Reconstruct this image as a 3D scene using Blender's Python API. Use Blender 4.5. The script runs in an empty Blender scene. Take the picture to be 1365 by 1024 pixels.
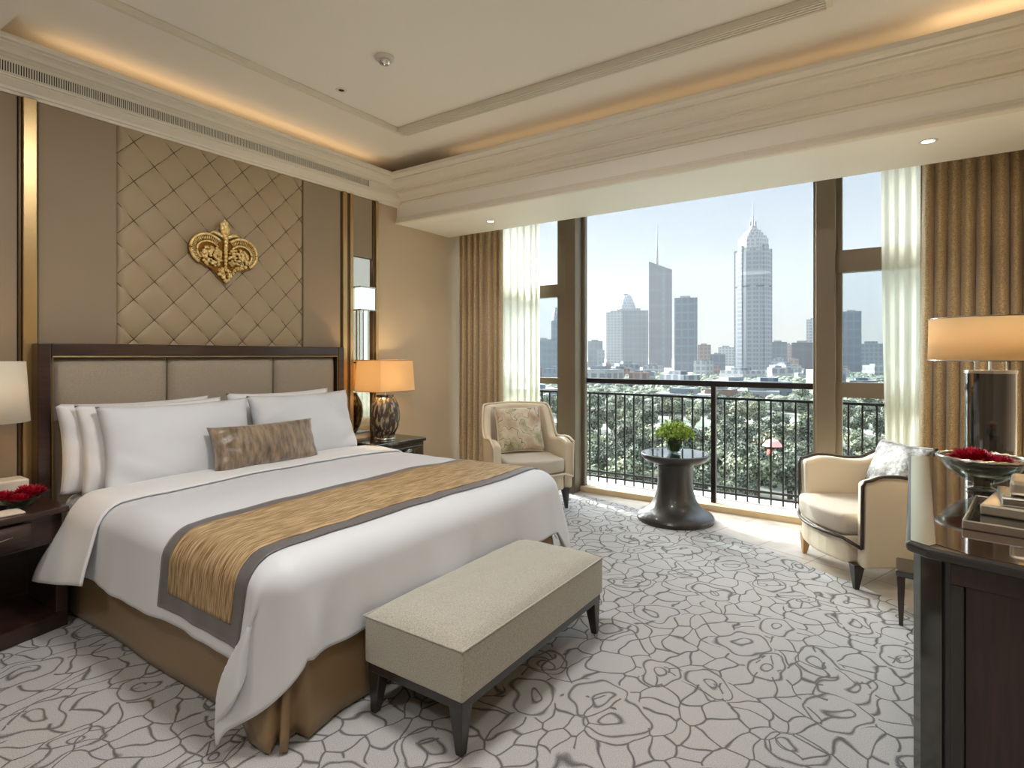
import bpy, bmesh, math, random
from mathutils import Vector, Matrix
from mathutils import noise as MN
random.seed(7)
PI = math.pi
C = bpy.context.scene.collection
sc = bpy.context.scene

# ------------------------------------------------------------------ materials
def newmat(name):
    m = bpy.data.materials.new(name); m.use_nodes = True
    nt = m.node_tree; nt.nodes.clear()
    out = nt.nodes.new('ShaderNodeOutputMaterial')
    return m, nt, out
def N(nt, t, **kw):
    n = nt.nodes.new(t)
    for k, v in kw.items():
        if k.startswith('i_'):
            n.inputs[k[2:].replace('_', ' ')].default_value = v
        else: setattr(n, k, v)
    return n
def rgb(c):
    def f(u):
        u /= 255.
        return u/12.92 if u <= .04045 else ((u+.055)/1.055)**2.4
    return (f(c[0]), f(c[1]), f(c[2]), 1)
def mat(name, col, rough=.5, metal=0., spec=.5, col2=None, nscale=5., stretch=(1,1,1), contrast=(.35,.65), bump=0., bscale=60., bstretch=None, sheen=0., coat=0., trans=0., detail=4., sss=0.):
    """principled material; optional noise blend of two colours and a noise bump, in object space"""
    m, nt, out = newmat(name)
    b = N(nt, 'ShaderNodeBsdfPrincipled')
    b.inputs['Base Color'].default_value = rgb(col)
    b.inputs['Roughness'].default_value = rough
    b.inputs['Metallic'].default_value = metal
    b.inputs['Specular IOR Level'].default_value = spec
    b.inputs['Sheen Weight'].default_value = sheen
    b.inputs['Coat Weight'].default_value = coat
    b.inputs['Coat Roughness'].default_value = .05
    b.inputs['Transmission Weight'].default_value = trans
    tc = N(nt, 'ShaderNodeTexCoord')
    if col2:
        mp = N(nt, 'ShaderNodeMapping'); mp.inputs['Scale'].default_value = stretch
        nz = N(nt, 'ShaderNodeTexNoise'); nz.inputs['Scale'].default_value = nscale; nz.inputs['Detail'].default_value = detail
        rp = N(nt, 'ShaderNodeValToRGB')
        rp.color_ramp.elements[0].position = contrast[0]; rp.color_ramp.elements[1].position = contrast[1]
        rp.color_ramp.elements[0].color = rgb(col); rp.color_ramp.elements[1].color = rgb(col2)
        nt.links.new(tc.outputs['Object'], mp.inputs[0]); nt.links.new(mp.outputs[0], nz.inputs[0])
        nt.links.new(nz.outputs[0], rp.inputs[0]); nt.links.new(rp.outputs[0], b.inputs['Base Color'])
    if bump:
        mp = N(nt, 'ShaderNodeMapping'); mp.inputs['Scale'].default_value = bstretch or (1,1,1)
        nz = N(nt, 'ShaderNodeTexNoise'); nz.inputs['Scale'].default_value = bscale; nz.inputs['Detail'].default_value = 3
        bp = N(nt, 'ShaderNodeBump'); bp.inputs['Strength'].default_value = bump; bp.inputs['Distance'].default_value = .01
        nt.links.new(tc.outputs['Object'], mp.inputs[0]); nt.links.new(mp.outputs[0], nz.inputs[0])
        nt.links.new(nz.outputs[0], bp.inputs['Height']); nt.links.new(bp.outputs[0], b.inputs['Normal'])
    nt.links.new(b.outputs[0], out.inputs[0])
    return m
def shade_mat(name, col, k=.55):
    m, nt, out = newmat(name)
    d = N(nt, 'ShaderNodeBsdfDiffuse'); d.inputs[0].default_value = rgb(col)
    t = N(nt, 'ShaderNodeBsdfTranslucent'); t.inputs[0].default_value = rgb(col)
    x = N(nt, 'ShaderNodeMixShader'); x.inputs[0].default_value = k
    nt.links.new(d.outputs[0], x.inputs[1]); nt.links.new(t.outputs[0], x.inputs[2]); nt.links.new(x.outputs[0], out.inputs[0])
    return m
def sheer_mat(name, col, a=.5):
    m, nt, out = newmat(name)
    d = N(nt, 'ShaderNodeBsdfDiffuse'); d.inputs[0].default_value = rgb(col)
    t = N(nt, 'ShaderNodeBsdfTranslucent'); t.inputs[0].default_value = rgb(col)
    x = N(nt, 'ShaderNodeMixShader'); x.inputs[0].default_value = .6
    tr = N(nt, 'ShaderNodeBsdfTransparent')
    y = N(nt, 'ShaderNodeMixShader'); y.inputs[0].default_value = a
    nt.links.new(d.outputs[0], x.inputs[1]); nt.links.new(t.outputs[0], x.inputs[2])
    nt.links.new(tr.outputs[0], y.inputs[1]); nt.links.new(x.outputs[0], y.inputs[2]); nt.links.new(y.outputs[0], out.inputs[0])
    return m
def glass_mat(name, tint=(240,245,245), refl=1.5):
    m, nt, out = newmat(name)
    tr = N(nt, 'ShaderNodeBsdfTransparent'); tr.inputs[0].default_value = rgb(tint)
    g = N(nt, 'ShaderNodeBsdfGlossy'); g.inputs['Roughness'].default_value = .01
    fr = N(nt, 'ShaderNodeFresnel')
    ge = N(nt, 'ShaderNodeNewGeometry'); mr = N(nt, 'ShaderNodeMapRange'); mr.inputs['To Min'].default_value = refl; mr.inputs['To Max'].default_value = 1/refl
    nt.links.new(ge.outputs['Backfacing'], mr.inputs['Value']); nt.links.new(mr.outputs[0], fr.inputs[0])
    x = N(nt, 'ShaderNodeMixShader')
    nt.links.new(fr.outputs[0], x.inputs[0]); nt.links.new(tr.outputs[0], x.inputs[1]); nt.links.new(g.outputs[0], x.inputs[2]); nt.links.new(x.outputs[0], out.inputs[0])
    return m
def emit_mat(name, col, s):
    m, nt, out = newmat(name)
    e = N(nt, 'ShaderNodeEmission'); e.inputs[0].default_value = rgb(col); e.inputs[1].default_value = s
    nt.links.new(e.outputs[0], out.inputs[0]); return m

def carpet_mat():
    m, nt, out = newmat('carpet_wool')
    L = nt.links
    b = N(nt, 'ShaderNodeBsdfPrincipled'); b.inputs['Roughness'].default_value = .95; b.inputs['Specular IOR Level'].default_value = .1
    tc = N(nt, 'ShaderNodeTexCoord')
    # warp
    nz = N(nt, 'ShaderNodeTexNoise'); nz.inputs['Scale'].default_value = 4.2; nz.inputs['Detail'].default_value = 1.2
    L.new(tc.outputs['Object'], nz.inputs[0])
    sub = N(nt, 'ShaderNodeVectorMath', operation='SUBTRACT'); sub.inputs[1].default_value = (.5,.5,.5)
    L.new(nz.outputs['Color'], sub.inputs[0])
    sca = N(nt, 'ShaderNodeVectorMath', operation='SCALE'); sca.inputs['Scale'].default_value = .24
    L.new(sub.outputs[0], sca.inputs[0])
    add = N(nt, 'ShaderNodeVectorMath', operation='ADD'); L.new(tc.outputs['Object'], add.inputs[0]); L.new(sca.outputs[0], add.inputs[1])
    flat = N(nt, 'ShaderNodeMapping'); flat.inputs['Scale'].default_value = (1.15,.95,0); flat.inputs['Rotation'].default_value = (0,0,.5)
    L.new(add.outputs[0], flat.inputs[0])
    # small petal cells
    v1 = N(nt, 'ShaderNodeTexVoronoi', feature='DISTANCE_TO_EDGE', voronoi_dimensions='2D'); v1.inputs['Scale'].default_value = 8.2; v1.inputs['Randomness'].default_value = .9
    L.new(flat.outputs[0], v1.inputs['Vector'])
    # rings around larger flower centres
    v2 = N(nt, 'ShaderNodeTexVoronoi', feature='F1', voronoi_dimensions='2D'); v2.inputs['Scale'].default_value = 2.5; v2.inputs['Randomness'].default_value = .75
    L.new(flat.outputs[0], v2.inputs['Vector'])
    v3 = N(nt, 'ShaderNodeTexNoise'); v3.inputs['Scale'].default_value = 6; v3.inputs['Detail'].default_value = 1; L.new(flat.outputs[0], v3.inputs[0])
    w = N(nt, 'ShaderNodeMath', operation='MULTIPLY_ADD'); w.inputs[1].default_value = .22; L.new(v3.outputs[0], w.inputs[0]); L.new(v2.outputs['Distance'], w.inputs[2])
    sn = N(nt, 'ShaderNodeMath', operation='PINGPONG'); sn.inputs[1].default_value = .1; L.new(w.outputs[0], sn.inputs[0])
    near = N(nt, 'ShaderNodeMath', operation='LESS_THAN'); near.inputs[1].default_value = .46; L.new(w.outputs[0], near.inputs[0])
    # line mask petal
    def line(src, width, soft):
        mr = N(nt, 'ShaderNodeMapRange'); mr.inputs['From Min'].default_value = width-soft; mr.inputs['From Max'].default_value = width+soft
        mr.inputs['To Min'].default_value = 1; mr.inputs['To Max'].default_value = 0
        L.new(src, mr.inputs['Value']); return mr.outputs[0]
    pl = N(nt, 'ShaderNodeTexNoise'); pl.inputs['Scale'].default_value = 260; pl.inputs['Detail'].default_value = 2; L.new(tc.outputs['Object'], pl.inputs[0])
    def jitter(src, amt):
        j = N(nt, 'ShaderNodeMath', operation='MULTIPLY_ADD'); j.inputs[1].default_value = amt; L.new(pl.outputs[0], j.inputs[0]); L.new(src, j.inputs[2]); return j.outputs[0]
    l1 = line(jitter(v1.outputs['Distance'], .05), .066, .026)
    l2 = line(jitter(sn.outputs[0], .03), .030, .012)
    l2m = N(nt, 'ShaderNodeMath', operation='MULTIPLY'); L.new(l2, l2m.inputs[0]); L.new(near.outputs[0], l2m.inputs[1])
    # petals inside flowers only drawn partly
    n4 = N(nt, 'ShaderNodeTexNoise'); n4.inputs['Scale'].default_value = 4.; L.new(tc.outputs['Object'], n4.inputs[0])
    g4 = N(nt, 'ShaderNodeMath', operation='GREATER_THAN'); g4.inputs[1].default_value = .5; L.new(n4.outputs[0], g4.inputs[0])
    nn = N(nt, 'ShaderNodeMath', operation='SUBTRACT'); nn.inputs[0].default_value = 1; L.new(near.outputs[0], nn.inputs[1])
    kp = N(nt, 'ShaderNodeMath', operation='MAXIMUM'); L.new(nn.outputs[0], kp.inputs[0]); L.new(g4.outputs[0], kp.inputs[1])
    l1m = N(nt, 'ShaderNodeMath', operation='MULTIPLY'); L.new(l1, l1m.inputs[0]); L.new(kp.outputs[0], l1m.inputs[1])
    mx = N(nt, 'ShaderNodeMath', operation='MAXIMUM'); L.new(l1m.outputs[0], mx.inputs[0]); L.new(l2m.outputs[0], mx.inputs[1])
    base = N(nt, 'ShaderNodeValToRGB'); base.color_ramp.elements[0].position = .3; base.color_ramp.elements[1].position = .75
    base.color_ramp.elements[0].color = rgb((160,159,157)); base.color_ramp.elements[1].color = rgb((202,202,200)); L.new(pl.outputs[0], base.inputs[0])
    mix = N(nt, 'ShaderNodeMix', data_type='RGBA'); mix.inputs[7].default_value = rgb((106,104,103))
    L.new(mx.outputs[0], mix.inputs[0]); L.new(base.outputs[0], mix.inputs[6]); L.new(mix.outputs[2], b.inputs['Base Color'])
    hh = N(nt, 'ShaderNodeMath', operation='MULTIPLY_ADD'); hh.inputs[1].default_value = -.5; L.new(mx.outputs[0], hh.inputs[0]); L.new(pl.outputs[0], hh.inputs[2])
    bp = N(nt, 'ShaderNodeBump'); bp.inputs['Strength'].default_value = .5; bp.inputs['Distance'].default_value = .006
    L.new(hh.outputs[0], bp.inputs['Height']); L.new(bp.outputs[0], b.inputs['Normal'])
    L.new(b.outputs[0], out.inputs[0]); return m

def tile_mat(name, c1, c2, grout, size=.42, rot=.35, rough=.35):
    m, nt, out = newmat(name); L = nt.links
    b = N(nt, 'ShaderNodeBsdfPrincipled'); b.inputs['Roughness'].default_value = rough
    tc = N(nt, 'ShaderNodeTexCoord'); mp = N(nt, 'ShaderNodeMapping'); mp.inputs['Rotation'].default_value = (0,0,rot); L.new(tc.outputs['Object'], mp.inputs[0])
    br = N(nt, 'ShaderNodeTexBrick'); br.offset = 0; br.inputs['Scale'].default_value = 1; br.inputs['Brick Width'].default_value = size; br.inputs['Row Height'].default_value = size
    br.inputs['Mortar Size'].default_value = .004; br.inputs['Mortar'].default_value = rgb(grout)
    L.new(mp.outputs[0], br.inputs[0])
    nz = N(nt, 'ShaderNodeTexNoise'); nz.inputs['Scale'].default_value = 6; nz.inputs['Detail'].default_value = 6; L.new(tc.outputs['Object'], nz.inputs[0])
    rp = N(nt, 'ShaderNodeValToRGB'); rp.color_ramp.elements[0].position=.35; rp.color_ramp.elements[1].position=.65; rp.color_ramp.elements[0].color = rgb(c1); rp.color_ramp.elements[1].color = rgb(c2)
    L.new(nz.outputs[0], rp.inputs[0]); L.new(rp.outputs[0], br.inputs['Color1']); L.new(rp.outputs[0], br.inputs['Color2'])
    L.new(br.outputs[0], b.inputs['Base Color']); L.new(b.outputs[0], out.inputs[0]); return m

def facade_mat(name, wall, win, sx, sz, metal=.0, rough=.4, frac=.35):
    """rows of windows: object coordinates, floors along z"""
    m, nt, out = newmat(name); L = nt.links
    b = N(nt, 'ShaderNodeBsdfPrincipled'); b.inputs['Roughness'].default_value = rough; b.inputs['Metallic'].default_value = metal
    tc = N(nt, 'ShaderNodeTexCoord'); sep = N(nt, 'ShaderNodeSeparateXYZ'); L.new(tc.outputs['Object'], sep.inputs[0])
    ad = N(nt, 'ShaderNodeMath', operation='ADD'); L.new(sep.outputs[0], ad.inputs[0]); L.new(sep.outputs[1], ad.inputs[1])
    def band(src, s, fr):
        mu = N(nt, 'ShaderNodeMath', operation='MULTIPLY'); mu.inputs[1].default_value = 1./s; L.new(src, mu.inputs[0])
        fc = N(nt, 'ShaderNodeMath', operation='FRACT'); L.new(mu.outputs[0], fc.inputs[0])
        gt = N(nt, 'ShaderNodeMath', operation='GREATER_THAN'); gt.inputs[1].default_value = fr; L.new(fc.outputs[0], gt.inputs[0]); return gt.outputs[0]
    a = band(ad.outputs[0], sx, frac); c = band(sep.outputs[2], sz, frac)
    mu = N(nt, 'ShaderNodeMath', operation='MULTIPLY'); L.new(a, mu.inputs[0]); L.new(c, mu.inputs[1])
    mix = N(nt, 'ShaderNodeMix', data_type='RGBA'); mix.inputs[6].default_value = rgb(wall); mix.inputs[7].default_value = rgb(win)
    L.new(mu.outputs[0], mix.inputs[0]); L.new(mix.outputs[2], b.inputs['Base Color'])
    L.new(b.outputs[0], out.inputs[0]); return m

M = {}
M['wall'] = mat('upholstery_taupe', (152,134,112), .75, bump=.12, bscale=350, sheen=.1)
M['wall2'] = mat('wallcovering_beige', (196,178,152), .8, bump=.1, bscale=300)
M['quilt'] = mat('quilted_satin', (166,146,116), .48, spec=.5, bump=.05, bscale=400, sheen=.2)
M['goldtrim'] = mat('champagne_trim', (186,158,112), .3, metal=.75)
M['trimdark'] = mat('trim_dark_bronze', (92,72,50), .4, metal=.5)  # dark bronze of the narrow strips beside the gold trim
M['plaster'] = mat('ceiling_plaster', (247,243,234), .85)
M['plaster2'] = mat('cornice_plaster', (234,228,214), .7)
M['darkwood'] = mat('dark_walnut', (44,29,24), .28, col2=(62,40,32), nscale=6, stretch=(1,1,12), coat=.3)
M['deskwood'] = mat('dark_walnut_panel', (38,23,20), .3, col2=(52,32,26), nscale=5, stretch=(14,14,1), coat=.25)
M['blackwood'] = mat('ebonised_wood', (36,32,30), .3, coat=.4)
M['linen'] = mat('headboard_linen', (150,137,120), .85, col2=(172,160,142), nscale=260, bump=.25, bscale=320)
M['white'] = mat('white_cotton', (232,231,232), .7, bump=.04, bscale=14, sheen=.2)
M['white2'] = mat('white_sateen', (214,217,222), .55, sheen=.3)
M['skirt'] = mat('bronze_satin_skirt', (140,114,78), .42, spec=.6, sheen=.2)
M['rungold'] = mat('runner_gold_weave', (122,94,58), .5, col2=(204,176,134), nscale=10, stretch=(16,1,1), contrast=(.36,.64), bump=.25, bscale=40, bstretch=(10,1,1), detail=6)
M['rungrey'] = mat('runner_grey_satin', (92,88,88), .45, sheen=.3)
M['lumbar'] = mat('bronze_velvet', (74,58,44), .36, col2=(160,138,110), nscale=11, stretch=(1,3,.8), contrast=(.3,.7), sheen=.8, bump=.2, bscale=60)
M['bench'] = mat('bench_chenille', (154,149,134), .8, col2=(184,180,166), nscale=180, bump=.35, bscale=240, sheen=.5)
M['cream'] = mat('cream_leather', (214,200,176), .42, bump=.04, bscale=120)
M['cream2'] = mat('cream_wool_seat', (190,180,164), .8, bump=.1, bscale=250)
M['piping'] = mat('dark_piping', (52,42,36), .4)
M['tanwood'] = mat('tan_wood_leg', (186,146,98), .4)
M['drape'] = mat('bronze_drape', (146,123,88), .55, col2=(198,172,126), nscale=120, contrast=(.4,.62), sheen=.5, bump=.2, bscale=200)
M['drape2'] = mat('taupe_drape', (172,150,118), .6, col2=(196,174,140), nscale=60, sheen=.4, bump=.15, bscale=200)
M['sheer'] = sheer_mat('pale_sheer', (240,238,218), .82)
M['frame'] = mat('window_frame_bronze', (120,108,90), .45, metal=.2)
M['railing'] = mat('black_iron', (34,36,36), .4, metal=.3)
M['rail2'] = mat('dark_brown_rail', (58,46,42), .35, metal=.3)
M['glass'] = glass_mat('window_glass', (240,244,246), 1.14)
M['stone'] = mat('beige_stone', (206,180,140), .4, col2=(220,198,162), nscale=5)
M['marble'] = mat('pale_marble', (226,220,208), .35, col2=(170,164,154), nscale=9, contrast=(.5,.8), detail=8)
M['tile'] = tile_mat('floor_tile', (168,158,144), (184,176,162), (120,110,96))
M['carpet'] = carpet_mat()
M['tabledark'] = mat('table_bronze_lacquer', (62,61,60), .4, metal=.55, coat=.3)
M['tabletop'] = mat('table_top_glass', (70,74,74), .08, metal=.6, coat=.5)
M['clear'] = glass_mat('clear_glass', (225,232,228), 1.45)
M['leaf'] = mat('plant_leaf', (120,154,44), .5, col2=(186,210,96), nscale=25)
M['stem'] = mat('plant_stem', (84,104,52), .6)
M['gold'] = mat('gold_leaf', (226,184,104), .36, metal=.7, col2=(255,236,180), nscale=50, bump=.6, bscale=90)
M['golddark'] = mat('antique_gold', (156,112,52), .4, metal=.9)
M['ceramic'] = mat('crackled_ceramic', (66,54,44), .25, col2=(176,156,128), nscale=40, stretch=(1,1,.28), contrast=(.5,.62), coat=.5, bump=.6, bscale=60, bstretch=(1,1,.3))
M['silver'] = mat('brushed_silver', (190,188,184), .22, metal=1)
M['silverdark'] = mat('smoked_mirror', (96,96,92), .1, metal=.9)
M['chrome'] = mat('chrome', (220,222,222), .08, metal=1)
M['mirror'] = mat('antique_mirror', (226,218,200), .06, metal=1)
M['shadeA'] = shade_mat('shade_amber_linen', (244,224,186), .55)
M['shadeW'] = shade_mat('shade_white_linen', (240,232,216), .3)
M['smoke'] = mat('smoked_glass_column', (26,24,22), .06, metal=.0, spec=.9, coat=1)
M['desktop'] = mat('lacquer_top', (74,54,42), .04, metal=.35, coat=1)
M['flower'] = mat('crimson_petal', (150,8,36), .55, col2=(206,24,62), nscale=40)
M['paper'] = mat('white_paper', (226,216,200), .7)
M['book'] = mat('silver_box', (186,176,156), .3, metal=.7)
M['dark'] = mat('dark_slot', (30,26,22), .8)
M['whiteplastic'] = mat('white_plastic', (226,224,218), .4)
M['cushion'] = mat('silver_pattern_silk', (42,42,40), .6, col2=(100,99,92), nscale=30, contrast=(.46,.54), sheen=.0, detail=8, bump=.25, bscale=60)
M['cushion2'] = mat('floral_silk', (196,184,158), .5, sheen=.3, col2=(168,154,126), nscale=5)
def floral():
    m,nt,out=newmat('floral_silk_print'); L=nt.links
    b_=N(nt,'ShaderNodeBsdfPrincipled'); b_.inputs['Roughness'].default_value=.45; b_.inputs['Sheen Weight'].default_value=.3
    tc=N(nt,'ShaderNodeTexCoord'); n1=N(nt,'ShaderNodeTexNoise'); n1.inputs['Scale'].default_value=9; n1.inputs['Detail'].default_value=1; L.new(tc.outputs['Object'],n1.inputs[0])
    r1=N(nt,'ShaderNodeValToRGB'); e_=r1.color_ramp.elements; e_[0].position=.485; e_[0].color=(0,0,0,1); e_[1].position=.50; e_[1].color=(1,1,1,1); x_=e_.new(.515); x_.color=(0,0,0,1); L.new(n1.outputs[0],r1.inputs[0])
    n2=N(nt,'ShaderNodeTexNoise'); n2.inputs['Scale'].default_value=5; n2.inputs['Detail'].default_value=3; L.new(tc.outputs['Object'],n2.inputs[0])
    r2=N(nt,'ShaderNodeValToRGB'); e_=r2.color_ramp.elements; e_[0].position=.3; e_[0].color=rgb((138,134,96)); e_[1].position=.7; e_[1].color=rgb((172,140,116)); x_=e_.new(.5); x_.color=rgb((206,196,172)); L.new(n2.outputs[0],r2.inputs[0])
    mx=N(nt,'ShaderNodeMix',data_type='RGBA'); mx.inputs[7].default_value=rgb((84,72,64)); L.new(r1.outputs[0],mx.inputs[0]); L.new(r2.outputs[0],mx.inputs[6]); L.new(mx.outputs[2],b_.inputs['Base Color']); L.new(b_.outputs[0],out.inputs[0]); return m
M['cushion2']=floral()
M['greyfab'] = mat('grey_fabric', (96,88,80), .9, bump=.3, bscale=200)
M['bulb'] = emit_mat('warm_bulb', (255,206,140), 30)
M['downlight'] = emit_mat('downlight_lens', (255,236,206), 10)
M['sconce'] = emit_mat('sconce_glass_lit', (226,240,228), .85)

# ------------------------------------------------------------------ mesh tools
class MB:
    def __init__(s): s.bm = bmesh.new()
    def box(s, x0, y0, z0, x1, y1, z1, mtx=None):
        vs = [s.bm.verts.new(((x0,x1)[i&1], (y0,y1)[(i>>1)&1], (z0,z1)[(i>>2)&1])) for i in range(8)]
        for f in ((0,2,3,1),(4,5,7,6),(0,1,5,4),(2,6,7,3),(0,4,6,2),(1,3,7,5)): s.bm.faces.new([vs[i] for i in f])
        if mtx:
            for v in vs: v.co = mtx @ v.co
        return s
    def hexa(s, b, t):   # bottom quad, top quad (same winding)
        vb = [s.bm.verts.new(p) for p in b]; vt = [s.bm.verts.new(p) for p in t]
        s.bm.faces.new(vb[::-1]); s.bm.faces.new(vt)
        n = len(b)
        for i in range(n): s.bm.faces.new((vb[i], vb[(i+1)%n], vt[(i+1)%n], vt[i]))
        return s
    def prism(s, pts, z0, z1):
        return s.hexa([(p[0],p[1],z0) for p in pts], [(p[0],p[1],z1) for p in pts])
    def lathe(s, prof, n=32, c=(0,0,0), closed=True):
        rings = []
        for r, z in prof:
            if r < 1e-5: rings.append([s.bm.verts.new((c[0], c[1], c[2]+z))])
            else: rings.append([s.bm.verts.new((c[0]+r*math.cos(2*PI*i/n), c[1]+r*math.sin(2*PI*i/n), c[2]+z)) for i in range(n)])
        for a, b in zip(rings, rings[1:]):
            for i in range(n):
                j = (i+1)%n
                if len(a) == 1 and len(b) == 1: continue
                if len(a) == 1: s.bm.faces.new((a[0], b[j], b[i]))
                elif len(b) == 1: s.bm.faces.new((a[i], a[j], b[0]))
                else: s.bm.faces.new((a[i], a[j], b[j], b[i]))
        return s
    def cyl(s, c, r, z0, z1, n=24, r2=None):
        return s.lathe([(0,z0),(r,z0),(r2 if r2 is not None else r,z1),(0,z1)], n, c)
    def tube(s, pts, r, n=8, cap=True):
        pts = [Vector(p) for p in pts]; rings = []
        up = Vector((0,0,1))
        for i, p in enumerate(pts):
            d = (pts[min(i+1,len(pts)-1)] - pts[max(i-1,0)]).normalized()
            a = d.cross(up)
            if a.length < 1e-3: a = d.cross(Vector((1,0,0)))
            a.normalize(); b = d.cross(a).normalized()
            rr = r[i] if isinstance(r, (list,tuple)) else r
            rings.append([s.bm.verts.new(p + (a*math.cos(2*PI*k/n) + b*math.sin(2*PI*k/n))*rr) for k in range(n)])
        for u, v in zip(rings, rings[1:]):
            for k in range(n): s.bm.faces.new((u[k], u[(k+1)%n], v[(k+1)%n], v[k]))
        if cap: s.bm.faces.new(rings[0][::-1]); s.bm.faces.new(rings[-1])
        return s
    def grid(s, nu, nv, fn, wrap=False):
        g = [[s.bm.verts.new(fn(i/(nu-1), j/(nv-1))) for j in range(nv)] for i in range(nu)]
        for i in range(nu-1):
            for j in range(nv-1):
                s.bm.faces.new((g[i][j], g[i+1][j], g[i+1][j+1], g[i][j+1]))
        return s
    def ball(s, c, r, n=8, sc3=(1,1,1)):
        res = bmesh.ops.create_uvsphere(s.bm, u_segments=n, v_segments=max(4,n//2+1), radius=r)
        for v in res['verts']: v.co = Vector((v.co.x*sc3[0]+c[0], v.co.y*sc3[1]+c[1], v.co.z*sc3[2]+c[2]))
        return s
    def done(s, name, m, parent=None, smooth=False, bev=0, bseg=2, sub=0, solid=0, loc=None, rot=None):
        bmesh.ops.recalc_face_normals(s.bm, faces=s.bm.faces)
        me = bpy.data.meshes.new(name); s.bm.to_mesh(me); s.bm.free()
        if isinstance(m, str): m = M[m]
        me.materials.append(m)
        if smooth: me.polygons.foreach_set('use_smooth', [True]*len(me.polygons))
        o = bpy.data.objects.new(name, me); C.objects.link(o)
        if parent: o.parent = parent
        if loc: o.location = loc
        if rot: o.rotation_euler = rot
        if solid:
            d = o.modifiers.new('solid','SOLIDIFY'); d.thickness = solid; d.offset = 0
        if bev:
            d = o.modifiers.new('bev','BEVEL'); d.width = bev; d.segments = bseg; d.limit_method = 'ANGLE'; d.angle_limit = .6
            d.harden_normals = False
        if sub:
            d = o.modifiers.new('sub','SUBSURF'); d.levels = sub; d.render_levels = sub
        return o
def tag(o, label, cat, group=None):
    o['label'] = label; o['category'] = cat
    if group: o['group'] = group
    return o
def thing(name, label, cat, loc=(0,0,0), rz=0, group=None):
    o = bpy.data.objects.new(name, None); C.objects.link(o); o.empty_display_size = .1
    o.location = loc; o.rotation_euler = (0,0,rz)
    return tag(o, label, cat, group)
def struct(o): o['kind'] = 'structure'; return o
def dup(root, loc, rz=None, label=None, group=None, scale=None):
    def cp(o, parent):
        c = o.copy(); C.objects.link(c); c.parent = parent
        for ch in list(o.children):
            if ch != c: cp(ch, c)
        return c
    r = cp(root, None); r.location = loc
    if rz is not None: r.rotation_euler = (0,0,rz)
    if label: r['label'] = label
    if group: r['group'] = group
    if scale: r.scale = scale
    return r
def light(kind, name, loc, energy, col, parent=None, **kw):
    l = bpy.data.lights.new(name, kind); l.energy = energy; l.color = col
    for k, v in kw.items():
        if k != 'rot': setattr(l, k, v)
    o = bpy.data.objects.new(name, l); C.objects.link(o); o.location = loc
    if 'rot' in kw: o.rotation_euler = kw['rot']
    if parent: o.parent = parent
    return o
def sm(a, b, x):
    t = max(0., min(1., (x-a)/(b-a))); return t*t*(3-2*t)

# ------------------------------------------------------------------ camera
cam = bpy.data.cameras.new('camera'); co = bpy.data.objects.new('camera', cam); C.objects.link(co)
co.location = (0,0,1.5); co.rotation_euler = (PI/2, 0, math.radians(34.3))
cam.sensor_width = 36; cam.lens = 758/1365*36; cam.shift_y = -(512-474)/1365.; cam.clip_end = 12000; cam.clip_start = .05
sc.camera = co

# ------------------------------------------------------------------ room shell
XW, XR, YB = -4.36, 1.15, -2.6
SOF, CEIL = 2.88, 3.40
sun_patch_edge = [(-3.12,5.56),(-2.7,5.46),(-2.3,5.34),(-1.8,5.18),(-1.26,4.97),(-.78,4.70),(-.29,4.38),(.2,4.04),(.7,3.75),(XR,3.52)]  # outline of the sunlit patch, put into the floor as the tile edge
b = MB()
poly = [(XW,YB),(XR,YB)] + sun_patch_edge[::-1] + [(-3.12,5.66),(XW,5.66)]
b.bm.faces.new([b.bm.verts.new((x,y,0)) for x,y in poly]); struct(b.done('floor', 'carpet'))
b = MB(); poly = sun_patch_edge + [(XR,5.62),(-3.12,5.62)]
b.bm.faces.new([b.bm.verts.new((x,y,-.001)) for x,y in poly]); struct(b.done('floor_tiles', 'tile'))
struct(MB().box(XW-.12,YB,-.05,XW,5.8,3.7).done('wall_left', 'wall2'))
struct(MB().box(XR,YB,-.05,XR+.12,5.8,3.7).done('wall_right', 'wall2'))
struct(MB().box(XW,YB-.12,-.05,XR,YB,3.7).done('wall_back', 'wall2'))
# ceiling: near soffit, raised field with shallow tray, window soffit and curtain pocket
struct(MB().box(XW,YB,3.24,XR,.97,3.7).done('ceiling', 'plaster'))
tx0, tx1, ty0, ty1 = -3.53, -.32, 1.2, 3.53
b = MB(); b.box(XW,.97,CEIL,tx0,5.0,3.7).box(tx1,.97,CEIL,XR,5.0,3.7).box(tx0,.97,CEIL,tx1,ty0,3.7).box(tx0,ty1,CEIL,tx1,5.0,3.7).box(tx0,ty0,CEIL+.035,tx1,ty1,3.7)
struct(b.done('ceiling', 'plaster'))
b = MB()                                   # thin lip molding round the tray
for (x0,y0,x1,y1) in ((tx0-.02,ty0-.02,tx0+.012,ty1+.0),(tx1-.012,ty0-.02,tx1+.02,ty1),(tx0-.02,ty0-.02,tx1+.02,ty0+.012)):
    b.box(x0,y0,CEIL-.008,x1,y1,CEIL+.034)
struct(b.done('trim_1', 'plaster2', bev=.003))
M['soffit']=mat('soffit_plaster',(246,243,234),.6)
struct(MB().box(XW,4.25,SOF,XR,5.08,3.42).done('ceiling', 'soffit'))
struct(MB().box(XW,5.08,3.25,XR,5.9,3.7).done('ceiling', 'plaster2'))
def extr_y(prof, y0, y1):                  # profile (x,z) extruded along y
    b = MB(); b.hexa([(x,y0,z) for x,z in prof], [(x,y1,z) for x,z in prof]); return b
def extr_x(prof, x0, x1):
    b = MB(); b.hexa([(x0,y,z) for y,z in prof], [(x1,y,z) for y,z in prof]); return b
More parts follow.
